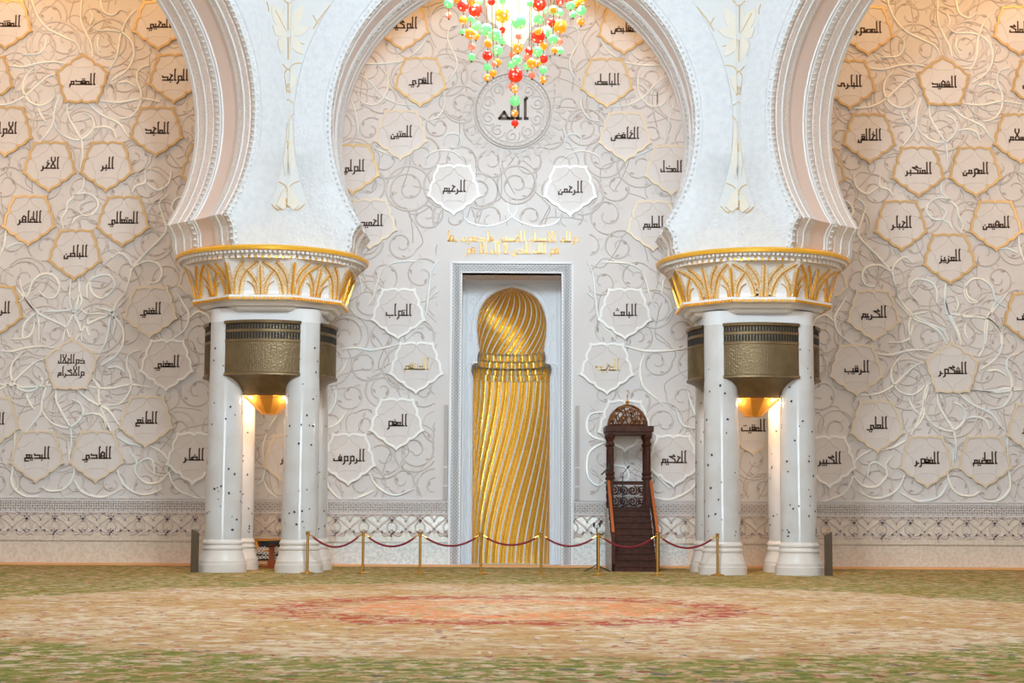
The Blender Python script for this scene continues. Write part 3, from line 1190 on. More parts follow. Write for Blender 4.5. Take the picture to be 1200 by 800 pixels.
for (px, py, txt, latin, rim, o, ink), (x, z) in zip(MED, med_world):
    way = 'pointing down' if o == 'D' else 'pointing up'
    if not txt:
        lab = 'pearl white rimmed petal medallion on the wall half hidden by the pulpit dome'
    else:
        lab = '%s petal medallion %s on the wall, lettered %s (%s)' % (RIMS[rim][1], way, txt.replace('|', ' '), latin)
    lab = LAB.get((px, py), lab)
    t = thing('name_medallion', lab, 'medallion', (x, 0, z), 'name medallions on the back wall')
    pq = shared_child('plaque' + o, 'plaque', M['plaque'], t)
    shared_child('vein' + o, 'petal_veins', M['carve'], pq)
    shared_child('rim' + o, 'rim', RIMS[rim][0], t)
    if txt:
        a = MB()
        parts = txt.split('|')
        mf = lambda u, v, h, X=x, Z=z: (X + u, -h, Z + v)
        for i, p in enumerate(parts):
            hh = .315 if len(parts) == 1 else .24
            dz = -.0 if len(parts) == 1 else (.17 - .34 * i)
            kufic(a, p, 0.0, dz, hh, mf, maxw=.86, h=.010, h0=.06, pen=.82)
        a.build('inscription', M[ink], t)

# round medallion with the central name
t = thing('round_medallion', 'large round carved medallion with pearl studs on the wall behind the chandelier tip', 'medallion', (RND_C[0], 0, RND_C[1]))
RM = lambda a, b, h: (RND_C[0] + a, -h - .004, RND_C[1] + b)
a = MB()
a.poly([(RND_R * .93 * cos(k * pi / 32), RND_R * .93 * sin(k * pi / 32)) for k in range(64)], .03, RM)
plq = a.build('plaque', M['plaque'], t)
a = MB()
for rr, wd, h in ((1.0, .05, .07), (.84, .05, .07), (.92, .1, .045)):
    a.ribbon([(RND_R * rr * cos(k * pi / 36), RND_R * rr * sin(k * pi / 36)) for k in range(72)], wd, h, RM, closed=True)
a.build('ring', M['carve'], t, smooth=True)
a = MB()
for k in range(44):
    q_ = (RND_R * .92 * cos(k * pi / 22), RND_R * .92 * sin(k * pi / 22))
    a.sphere(RM(q_[0], q_[1], .05), .028 if k % 4 else .04, 8, 5)
a.build('pearl_studs', M['pearl_rim'], t, smooth=True)
a = MB()
for k in range(10):
    th = 2 * pi * k / 10 + .3
    cx_, cz_ = RND_R * .66 * cos(th), RND_R * .66 * sin(th)
    a.ribbon(spiral(cx_, cz_, RND_R * .155, th + pi, 1.3, 1, 20), .04, .03, RM, h0=.03)
    a.ribbon(spiral(cx_, cz_, RND_R * .2, th + 2, .6, -1, 12, .8), .035, .03, RM, h0=.03)
a.build('palmettes', M['carve'], plq, smooth=True)
a = MB()
for k in range(36):
    th = 2 * pi * k / 36
    r0, r1 = RND_R * 1.06, RND_R * (1.22 if k % 2 else 1.32)
    ca, sa = cos(th), sin(th)
    a.poly([(r0 * ca - .03 * sa, r0 * sa + .03 * ca), (r1 * ca - .07 * sa, r1 * sa + .07 * ca), ((r1 + .06) * ca, (r1 + .06) * sa),
            (r1 * ca + .07 * sa, r1 * sa - .07 * ca), (r0 * ca + .03 * sa, r0 * sa - .03 * ca)], .03, RM)
a.build('rays', M['carve'], t)
a = MB()
kufic(a, 'الله', 0, -.02, .58, RM, h=.03, h0=.03, wmul=1.45, pen=.9)
a.build('inscription', M['ink'], t)

# gold two-line inscription above the niche
cx0, zc0 = wp(600, 277)
WI = lambda a_, b_, h: (a_, -h - .004, b_)
t = thing('gold_inscription', 'gold two-line kufic inscription on the wall above the golden niche', 'inscription', (cx0, 0, zc0))
a = MB()
kufic(a, 'ولله الأسماء الحسنى فادعوه بها', wp(600, 277)[0], wp(600, 278.5)[1], .28, WI, h=.02, wmul=1.5, pen=.8, maxw=(680 - 523) * 45 / 1890)
a.build('text_line', M['gold_ink'], t)
a = MB()
kufic(a, 'هو الله الذي لا إله إلا هو', wp(600, 291)[0], wp(600, 292.5)[1], .28, WI, h=.02, wmul=1.5, pen=.8, maxw=(656 - 545) * 45 / 1890)
a.build('text_line', M['gold_ink'], t)

# ------------------------------------------------------------------ mihrab
YP = 1.3
mx = MXC
t = thing('prayer_niche', 'tall golden fluted prayer niche in a white lattice frame at the centre of the wall', 'niche', (mx, 0, 0))
ztop_out = zf(308, 0)
fr = MB()
# frame ground and lattice, on the wall face
FI = MHW
fr.b2(mx - FO, mx - FI, -.03, 0, 0.0, ztop_out, 1)
fr.b2(mx + FI, mx + FO, -.03, 0, 0.0, ztop_out, 1)
fr.b2(mx - FI, mx + FI, -.03, 0, z_top_mih, ztop_out, 1)
FM = lambda a_, b_, h: (a_, -.03 - h, b_)
SW = lambda a_, b_, h: (b_, -.03 - h, a_)
for sx in (-1, 1):
    x0, x1 = sorted((mx + sx * (FI + .03), mx + sx * (FO - .06)))
    lattice(fr, .05, ztop_out - .06, x0, x1, .118, .042, SW, .012)
lattice(fr, mx - FI - .03, mx + FI + .03, z_top_mih + .03, ztop_out - .06, .118, .042, FM, .012)
for sx in (-1, 1):
    fr.b2(mx + sx * FO - .035, mx + sx * FO + .035, -.09, 0, 0, ztop_out, 0)
    fr.b2(mx + sx * FI - .02, mx + sx * FI + .02, -.08, .0, 0, z_top_mih, 0)
fr.b2(mx - FO, mx + FO, -.09, 0, ztop_out - .035, ztop_out + .035, 0)
fr.b2(mx - FI, mx + FI, -.08, 0, z_top_mih - .0, z_top_mih + .03, 0)
fr.build('lattice_frame', [M['frame_white'], M['frame_ground']], t)
# reveal
rv = MB()
rv.b2(mx - FI - .1, mx - FI, .0, YP + .1, 0, z_top_mih + .1, 0)
rv.b2(mx + FI, mx + FI + .1, .0, YP + .1, 0, z_top_mih + .1, 0)
for i in range(3):
    x0 = mx - FI + i * 2 * FI / 3
    rv.b2(x0 + (.012 if i else 0), x0 + 2 * FI / 3, 0, YP + .1, z_top_mih, z_top_mih + .1, 1)
rv.build('reveal', [M['panel_white'], M['pink']], t)

# opening profile in the white panel: z -> half width
s_px = (YP + 45) / 1890.0


def zp(py):
    return zf(py, YP)


OP = [(700, 45), (441, 45), (440, 46), (434, 47.5), (428, 46), (425.5, 43), (425, 39.5), (423, 40), (417, 40), (412.5, 38.5),
      (411, 37.6), (405, 38.6), (396, 40), (384, 40.8), (376, 40.4), (366, 38.4), (357, 34.6), (350, 29.6), (345, 23.6), (341, 15.5), (338.5, 8), (336.5, 0.01)]
op = [(h_ * s_px, max(0.0, zp(py)) if py < 690 else 0.0) for py, h_ in OP]
pn = MB()
ZTP = z_top_mih + .3
rows = []
for hw, z in op:
    rows.append((hw, z))
for sx in (-1, 1):
    r3 = []
    for hw, z in rows:
        r3.append([(mx + sx * hw, YP, z), (mx + sx * (hw * .5 + FI * .5), YP, z), (mx + sx * (FI + .05), YP, z)])
    r3.append([(mx, YP, ZTP), (mx + sx * FI * .5, YP, ZTP), (mx + sx * (FI + .05), YP, ZTP)])
    pn.grid(r3)
pan = pn.build('panel', M['panel_white'], t)
ml = MB()
PM = lambda a_, b_, h: (a_, YP - h, b_)


def outline(grow, skip=0):
    pts = [(hw + grow, z) for hw, z in op[skip:-1]]
    top = op[-1][1] + grow * 1.1
    L_ = [(mx - a_, b_ + (grow * .6 if b_ > zp(372) else 0)) for a_, b_ in pts] + [(mx, top)]
    return L_ + [(2 * mx - a_, b_) for a_, b_ in reversed(L_[:-1])]


ml.ribbon(outline(.035), .06, .05, PM)
ml.ribbon(outline(.15), .05, .03, PM)
ml.ribbon([(mx - FI * .93, 0), (mx - FI * .93, zp(334)), (mx + FI * .93, zp(334)), (mx + FI * .93, 0)], .06, .03, PM)
# spandrel leaf scrolls
for sx in (-1, 1):
    for cx_, cz_, rr in ((1.12, zp(352), .16), (.95, zp(342), .13), (1.15, zp(372), .12), (1.18, zp(396), .1)):
        ml.ribbon([(mx + sx * (p[0]), p[1]) for p in spiral(cx_, cz_, rr, 1.0, 1.4, 1, 22)], .035, .02, PM)
ml.build('panel_moulding', M['panel_white'], pan, smooth=True)


def fluted(zlist, hwf, depth, tw, nfl, frac, name, parent_, nsub=8, scoop=.07):
    """half-round niche surface cut into twisting gold flutes separated by white fillets"""
    mbx = MB()
    per = pi / nfl
    twv = [tw(z) for z in zlist]
    lo = int(floor((0 - max(twv)) / per)) - 1
    hi = int(floor((pi - min(twv)) / per)) + 2
    for kf in range(lo, hi):
        for part in (0, 1):
            if part == 0:
                s0, s1, ns = kf * per, (kf + frac) * per, nsub
            else:
                s0, s1, ns = (kf + frac) * per, (kf + 1) * per, 2
            rows_ = []
            for z in zlist:
                row_ = []
                for j in range(ns + 1):
                    q_ = j / ns
                    phi = min(pi, max(0.0, s0 + (s1 - s0) * q_ + tw(z)))
                    hw = hwf(z)
                    k = scoop * sin(pi * q_) if part == 0 else -.012 * sin(pi * q_)
                    kk = min(1.0, hw / .5)
                    rx, ry = hw + 0 * k, (depth(z) + k * kk)
                    row_.append((mx - cos(phi) * hw * (1 + .0 * k), YP + sin(phi) * ry, z))
                rows_.append(row_)
            # skip fully degenerate strips
            if all(abs(rw_[0][0] - rw_[-1][0]) < 1e-6 for rw_ in rows_):
                continue
            mbx.grid(rows_, mat=part)
    return mbx.build(name, [M['gold'], M['niche_white']], parent_, smooth=True)


zs_l = [0.0 + (zp(444) - 0.0) * i / 40 for i in range(41)]
ztw = zp(441)


def tw_low(z):
    # phase drifts left going down in a gentle S
    u = (ztw - z) / ztw
    return -0.98 * (u * u * (3 - 2 * u) * .92 + .08 * u)


def tw_low_r(z):
    return tw_low(z)


HB = 45.2 * s_px
low = fluted(zs_l, lambda z: HB, lambda z: 1.0, tw_low, 14, .79, 'fluted_shaft', t)
zs_d = [zp(412) + (zp(336.6) - zp(412)) * i / 36 for i in range(37)]


def hw_dome(z):
    pts = [(b_, a_) for a_, b_ in op if b_ >= zp(411.5)]
    for (z0, h0), (z1, h1) in zip(pts, pts[1:]):
        if z0 <= z <= z1:
            return h0 + (h1 - h0) * (z - z0) / (z1 - z0)
    return pts[0][1] if z < pts[0][0] else .003


def tw_dome(z):
    u = (z - zp(412)) / (zp(336.6) - zp(412))
    return 0.85 * (1 - (1 - u) ** 1.6)


fluted(zs_d, lambda z: hw_dome(z) + .02, lambda z: max(.01, hw_dome(z) * .95), tw_dome, 14, .76, 'fluted_half_dome', t)
# honeycomb cells between shaft and dome
cells = MB()


def cell_row(py0, py1, hwpx, n, off):
    z0, z1 = zp(py1), zp(py0)
    hw = hwpx * s_px
    per = pi / n
    dep = hw * .95
    for k in range(n + 1):
        c = (k + off) * per
        if c < per * .2 or c > pi - per * .2:
            continue
        # concave arched cell, gold, with a white arch rim
        rows_ = []
        for i in range(9):
            v = i / 8
            z = z0 + (z1 - z0) * v
            v = v * .86
            wv = 1.0 if v < .42 else sqrt(max(0.0, 1 - ((v - .42) / .44) ** 2))
            row_ = []
            for j in range(7):
                u = (j / 6 - .5)
                ph = c + u * per * .78 * max(.02, wv)
                kk = -.03 - .05 * cos(u * pi) * wv
                row_.append((mx - cos(ph) * (hw + kk * abs(cos(ph)) * 0), YP + .08 + sin(ph) * (dep + kk), z))
            rows_.append(row_)
        cells.grid(rows_, mat=0)
    # white ground behind the cells
    n2 = 40
    rows_ = []
    for z in (z0, z1):
        rows_.append([(mx - cos(pi * j / n2) * hw, YP + .10 + sin(pi * j / n2) * dep, z) for j in range(n2 + 1)])
    cells.grid(rows_, mat=1)
    # ledge above the row
    rows_ = []
    for kx in (0, .2):
        rows_.append([(mx - cos(pi * j / n2) * (hw + kx * .0), YP + .10 + sin(pi * j / n2) * (dep + kx), z1) for j in range(n2 + 1)])
    cells.grid(rows_, mat=1)


cell_row(411.5, 420.5, 37.8, 14, .5)
cell_row(419.5, 428.5, 39.0, 14, 1.0)
cell_row(427.0, 436.0, 45.2, 15, .5)
cell_row(434.5, 443.5, 45.2, 14, 1.0)
cells.build('honeycomb_cells', [M['gold'], M['niche_white']], t, smooth=True)
sh = MB()
sh.b2(mx - FI, mx + FI, YP + 1.35, YP + 1.5, 0, ZTP)
sh.b2(mx - FI, mx + FI, 0, YP + 1.5, -.05, .03)
sh.build('niche_backing', M['niche_white'], t)

# slim grey wall bars beside the niche
for sx, side in ((-1, 'left'), (1, 'right')):
    x0 = W(522.5 if sx < 0 else 676.5, 530, 0)[0]
    zb, zt_ = zf(585, 0), zf(475, 0)
    o = thing('wall_speaker', 'slim pale grey vertical bar on the wall just %s of the golden niche' % side, 'speaker', (x0, 0, zb), 'slim grey bars beside the niche')
    a = MB()
    a.b2(x0 - .055, x0 + .055, -.09, 0, zb, zt_)
    body = a.build('body', M['grey'], o)
    a = MB()
    for k in (0.14, .34):
        zc = zb + (zt_ - zb) * k
        a.b2(x0 - .065, x0 + .065, -.1, 0, zc - .02, zc + .02)
    a.build('clip', M['plain_white'], o)

# ------------------------------------------------------------------ arcade
CX, CY = 6.18, -3.85           # column cluster centres
TH = 1.3                       # half thickness of the arch walls
Z0 = zf(285, CY - 2.46, 316) - .01
ZC = zf(171, CY + TH)
RI = (W(801.5, 171, CY + TH)[0] - W(399.5, 171, CY + TH)[0]) / 2
RO = RI + .93
ZKN = zf(261, CY - TH, 411)    # knee height
ZTOP = 17.6
HALF = 6.18
T225 = math.tan(radians(22.5))


def uend(wv):
    return HALF - wv * T225


def arch_curve(n=56):
    """opening outline from the capital up to the crown (u > 0), with knee"""
    pts = []
    zk = ZKN
    uk = sqrt(RI * RI - (ZC - zk) ** 2)
    pts.append((uk + .30, Z0 - .05))
    pts.append((uk + .22, Z0 + .12))
    pts.append((uk + .20, Z0 + (zk - Z0) * .55))
    pts.append((uk + .12, zk - .16))
    a0 = atan2(zk - ZC, uk)
    for i in range(n + 1):
        a_ = a0 + (pi / 2 - a0) * i / n
        pts.append((RI * cos(a_), ZC + RI * sin(a_)))
    return pts


CUR = arch_curve()
# intrados profile: (w from front to back, radial offset into the wall, material)
PROF = [(1.30, 0.0, 0), (1.16, 0.0, 0), (1.14, .035, 2), (1.08, .035, 2), (1.06, .0, 3), (.86, .0, 3), (.84, -.02, 0), (.78, -.02, 0), (.76, .0, 3),
        (.56, .0, 3), (.54, .02, 0), (.48, .02, 0), (.46, .05, 1), (-.12, .05, 1), (-.14, .02, 0), (-.20, .02, 0), (-.22, .0, 0), (-.44, .0, 0),
        (-.46, .03, 2), (-.50, .03, 2), (-.52, .0, 3), (-.78, .0, 3), (-.80, -.02, 0), (-.86, -.02, 0), (-.88, 0.0, 3), (-1.16, .0, 3), (-1.18, -.02, 0), (-1.30, -.02, 0)]


def curve_norm(i):
    a_ = CUR[max(0, i - 1)]
    c_ = CUR[min(len(CUR) - 1, i + 1)]
    tx, tz = c_[0] - a_[0], c_[1] - a_[1]
    l = hypot(tx, tz)
    return (tz / l, -tx / l)      # points into the wall (away from the opening) for u > 0


def arch_wall(name, mid, uvec, nvec, label):
    mid, uvec, nvec = Vector(mid), Vector(uvec), Vector(nvec)

    def P(u, wv, z):
        q_ = mid + uvec * u + nvec * wv
        return (q_.x, q_.y, z)
    det = uvec.x * nvec.y - uvec.y * nvec.x
    body, soff, rim, eggs, span = MB(), MB(), MB(), MB(), MB()
    nC = len(CUR)
    for s in (1, -1):
        # wall faces, front and back
        for wv in (TH, -TH):
            ue = uend(wv)
            rows_ = []
            for (u, z) in CUR:
                if z <= ZC:
                    qz, qu = z, ue
                else:
                    a_ = atan2(z - ZC, u)
                    k1 = ue / max(1e-6, cos(a_))
                    k2 = (ZTOP - ZC) / max(1e-6, sin(a_))
                    kk = min(k1, k2)
                    qu, qz = kk * cos(a_), ZC + kk * sin(a_)
                rows_.append([P(s * u, wv, z), P(s * (u * .5 + qu * .5), wv, z * .5 + qz * .5), P(s * qu, wv, qz)])
            body.grid(rows_)
        # bottom
        body.add([P(s * CUR[0][0], TH, Z0), P(s * uend(TH), TH, Z0), P(s * uend(-TH), -TH, Z0), P(s * CUR[0][0], -TH, Z0)], [(0, 1, 2, 3)])
        # intrados bands
        rows_ = []
        for i, (u, z) in enumerate(CUR):
            nx_, nz_ = curve_norm(i)
            rows_.append([P(s * (u + nx_ * dr), wv, z + nz_ * dr) for wv, dr, _ in PROF])
        soff.grid(rows_, matf=lambda i, j: PROF[j + 1][2])
        # egg borders
        L_ = 0.0
        nxt = .05
        for i in range(nC - 1):
            p, q_ = CUR[i], CUR[i + 1]
            dl = hypot(q_[0] - p[0], q_[1] - p[1])
            while nxt < L_ + dl:
                k = (nxt - L_) / dl
                u, z = p[0] + (q_[0] - p[0]) * k, p[1] + (q_[1] - p[1]) * k
                nx_, nz_ = curve_norm(i)
                for wv in (1.23, -.33):
                    egg(eggs, P, s, u, wv, z, nx_, nz_, .05, .085)
                # row on the front face beside the opening
                egg(eggs, P, s, u + nx_ * .07, TH + .0, z + nz_ * .07, nx_, nz_, .055, .045)
                nxt += .15
            L_ += dl
        # raised face ring
        rows_ = []
        for i, (u, z) in enumerate(CUR):
            nx_, nz_ = curve_norm(i)
            if i < 4:
                continue
            nx_, nz_ = u / RI, (z - ZC) / RI
            hr = .004 + .026 * min(1.0, max(0.0, (i - 9) / 8.0))
            rows_.append([P(s * (u + nx_ * .16), TH, z + nz_ * .16), P(s * (u + nx_ * .17), TH + hr, z + nz_ * .17),
                          P(s * (u + nx_ * (RO - RI)), TH + hr, z + nz_ * (RO - RI)), P(s * (u + nx_ * (RO - RI + .03)), TH, z + nz_ * (RO - RI + .03))])
        rim.grid(rows_)
        # ivory spandrel panel between ring and mitre
        zs_ = [Z0 + 1.05 + i * .2 for i in range(40)]
        rows_ = []
        for z in zs_:
            dz = z - ZC
            if abs(dz) < RO + .02:
                ui = sqrt((RO + .02) ** 2 - dz * dz)
            else:
                ui = 0.0
            ui = min(ui, uend(TH) - .02)
            rows_.append([P(s * ui, TH + .012, z), P(s * uend(TH), TH + .012, z)])
        span.grid(rows_)
    o = struct(body.build(name, M['white']), label, 'arch')
    soff.build('soffit_bands', [M['plain_white'], M['pink'], M['tan'], M['lace']], o, smooth=True)
    eggs.build('egg_border', M['plain_white'], o, smooth=True)
    rim.build('face_ring', M['white'], o, smooth=True)
    span.build('spandrel_panel', M['lilac'], o)
    return o, P


def egg(mbx, P, s, u, wv, z, nx_, nz_, ru, rw_):
    """a small half-round bead across the band"""
    tx, tz = -nz_, nx_
    vs_ = []
    n = 6
    for k in range(n):
        a_ = 2 * pi * k / n
        vs_.append(P(s * (u + tx * ru * cos(a_)), wv + rw_ * sin(a_), z + tz * ru * cos(a_)))
    if wv >= TH - .001:
        vs_ = []
        for k in range(n):
            a_ = 2 * pi * k / n
            vs_.append(P(s * (u + tx * ru * cos(a_) + nx_ * rw_ * sin(a_)), wv, z + tz * ru * cos(a_) + nz_ * rw_ * sin(a_)))
        vs_.append(P(s * u, wv + .05, z))
    else:
        vs_.append(P(s * (u - nx_ * .05), wv, z - nz_ * .05))
    mbx.add(vs_, [(k, (k + 1) % n, n) for k in range(n)])


c45 = cos(pi / 4)
A = {}
A['M'] = arch_wall('wall_middle_arch', (0, CY, 0), (1, 0, 0), (0, -1, 0), 'white carved horseshoe arch framing the golden niche between the two columns')
lm = Vector((-CX, CY, 0)) + Vector((-c45, -c45, 0)) * HALF
A['L'] = arch_wall('wall_left_arch', lm, (c45, c45, 0), (c45, -c45, 0), 'white carved horseshoe arch springing leftwards from the left column')
rm_ = Vector((CX, CY, 0)) + Vector((c45, -c45, 0)) * HALF
A['R'] = arch_wall('wall_right_arch', rm_, (-c45, c45, 0), (-c45, -c45, 0), 'white carved horseshoe arch springing rightwards from the right column')

# spandrel inlay ornament, drawn on the two planes of each mitre


def petal(bx, by, tx, ty, wd):
    dx, dy = tx - bx, ty - by
    l = hypot(dx, dy)
    nx_, ny_ = -dy / l, dx / l
    pts = []
    for t_, k in ((0, 0), (.15, .55), (.35, .95), (.55, 1), (.75, .75), (.9, .35), (1, 0), (.9, -.35), (.75, -.75), (.55, -1), (.35, -.95), (.15, -.55)):
        pts.append((bx + dx * t_ + nx_ * k * wd, by + dy * t_ + ny_ * k * wd))
    return pts


ORN_FILL = [petal(337, 40, tx, ty, wd) for tx, ty, wd in ((337, 76, 6), (337, -2, 6), (318, 6, 7), (356, 6, 7), (311, 32, 6), (363, 32, 6), (320, 64, 6), (355, 64, 6))] + [
            [(337, 108), (331, 100), (327, 88), (333, 86), (337, 80), (342, 86), (348, 88), (345, 100)],
            [(330, 142), (329, 190), (333, 206), (337, 190), (341, 206), (345, 190), (344, 142), (337, 150)],
            [(337, 216), (329, 226), (322, 240), (330, 246), (337, 240), (344, 246), (352, 240), (345, 226)]]
ORN_LINE = [[(321, 71), (329, 74), (337, 81), (345, 75), (357, 74)], [(337, 81), (343, 88), (344, 98)], [(337, 81), (331, 88), (330, 98)],
            [(328, 122), (337, 117), (347, 123)], [(329, 130), (337, 141), (346, 130)],
            [(321, 211), (332, 216), (337, 222), (342, 216), (351, 212)], [(337, 222), (341, 229), (337, 238), (333, 229), (337, 222)],
            [(315, 236), (325, 246), (332, 241), (337, 236), (342, 241), (349, 246), (357, 239)], [(337, 236), (337, 248)],
            [(367, 34), (376, 20), (389, 4)], [(367, 18), (374, 30), (380, 36)], [(305, 26), (314, 14), (312, 2)], [(330, -2), (338, 4), (346, -2)],
            [(318, 52), (326, 49), (335, 44)], [(339, 44), (348, 49), (357, 52)], [(337, 44), (337, 70)], [(337, 36), (337, 4)], [(335, 37), (322, 12)], [(339, 37), (352, 12)]]
for (fx, fy) in ((337, 104), (335, 170), (336, 238)):
    for k in range(5):
        a_ = -pi / 2 + 2 * pi * k / 5
        x0, y0 = fx + 1.8 * cos(a_), fy + 1.8 * sin(a_)
        x1, y1 = fx + 5.5 * cos(a_), fy + 5.5 * sin(a_)
        nx_, ny_ = -sin(a_) * 1.5, cos(a_) * 1.5
        xm, ym = (x0 + x1) / 2, (y0 + y1) / 2
        ORN_LINE.append([(x0, y0), (xm + nx_, ym + ny_), (x1, y1), (xm - nx_, ym - ny_), (x0, y0)])


def ornament(side):
    """map photo points of the left spandrel onto the middle arch plane or the side arch plane; the right one mirrors it"""
    fm, fs = MB(), MB()
    lm_, ls_ = MB(), MB()
    pm0, nm0 = Vector((0, CY - TH, 0)), Vector((0, -1, 0))
    nL = Vector((c45, -c45, 0))
    pl0 = lm + nL * TH
    uL = Vector((c45, c45, 0))
    mu = -uend(TH)     # mitre on the middle plane

    def split(pts):
        out = []
        for p in pts:
            q_ = WP(p[0], p[1], pm0, nm0)
            if q_.x >= mu:
                out.append(('m', (q_.x, q_.z)))
            else:
                q2 = WP(p[0], p[1], pl0, nL)
                out.append(('s', ((q2 - pl0).dot(uL), q2.z)))
        return out

    def mapm(a_, b_, h):
        x = a_ if side < 0 else -a_
        return (x, CY - TH - .012 - h, b_)

    def maps(a_, b_, h):
        q_ = pl0 + uL * a_ + nL * (.012 + h)
        return (q_.x if side < 0 else -q_.x, q_.y, b_)
    inr = lambda u, z: hypot(u, z - ZC) > RO + .02
    for pts in ORN_LINE:
        for which, mbx, mp in (('m', lm_, mapm), ('s', ls_, maps)):
            cur = []
            for wv, p in split(cat_rom(pts, 6)):
                if wv == which and inr(*p):
                    cur.append(p)
                else:
                    if len(cur) > 1:
                        mbx.ribbon(cur, .024, .014, mp, h0=.008)
                    cur = []
            if len(cur) > 1:
                mbx.ribbon(cur, .024, .014, mp, h0=.008)
    for ip, poly_ in enumerate(ORN_FILL):
        cxm = 337
        for which, mbx, mp in (('m', fm, mapm), ('s', fs, maps)):
            sub = []
            for i, p in enumerate(poly_):
                # clip the polygon at the mitre column
                pass
            half = []
            pl = [p for p in poly_]
            mit = lambda y: 600 + (-uend(TH)) / (45 + CY - TH) * 1890 * 1.0 + (400 - y) * .0052
            keep = (lambda p: p[0] >= mit(p[1])) if which == 'm' else (lambda p: p[0] <= mit(p[1]))
            for i in range(len(pl)):
                p, q_ = pl[i], pl[(i + 1) % len(pl)]
                if keep(p):
                    half.append(p)
                if keep(p) != keep(q_):
                    mxp = mit((p[1] + q_[1]) / 2)
                    k = (mxp - p[0]) / (q_[0] - p[0]) if q_[0] != p[0] else 0
                    half.append((mxp, p[1] + (q_[1] - p[1]) * k))
            if len(half) < 3:
                continue
            pts2 = []
            for p in half:
                if which == 'm':
                    q_ = WP(p[0], p[1], pm0, nm0)
                    u, z = min(max(q_.x, mu), -.1), q_.z
                else:
                    q_ = WP(p[0], p[1], pl0, nL)
                    u, z = min((q_ - pl0).dot(uL), uend(TH)), q_.z
                rr = hypot(u, z - ZC)
                if rr < RO + .03:
                    k = (RO + .03) / rr
                    u, z = u * k, ZC + (z - ZC) * k
                pts2.append((u, z))
            mbx.poly(pts2, .006 + .0035 * ip, mp)
    par_s = A['L'][0] if side < 0 else A['R'][0]
    fm.build('ivory_petals', M['ivory'], A['M'][0])
    fs.build('ivory_petals', M['ivory'], par_s)
    lm_.build('gold_tracery', M['gold_line'], A['M'][0], smooth=True)
    ls_.build('gold_tracery', M['gold_line'], par_s, smooth=True)


ornament(-1)
ornament(1)

# aisle ceiling behind the arches (above the frame)
a = MB()
pts = [(-WX, .35), (WX, .35), (WX, -12.6), (CX + 8.74, CY - 8.74), (CX, CY), (-CX, CY), (-CX - 8.74, CY - 8.74), (-WX, -12.6)]
a.add([(x, y, 17.55) for x, y in pts] + [(x, y, 17.9) for x, y in pts],
      [tuple(range(7, -1, -1)), tuple(range(8, 16))] + [(i, (i + 1) % 8, 8 + (i + 1) % 8, 8 + i) for i in range(8)])
struct(a.build('ceiling', M['ceil']))

# ------------------------------------------------------------------ clustered columns


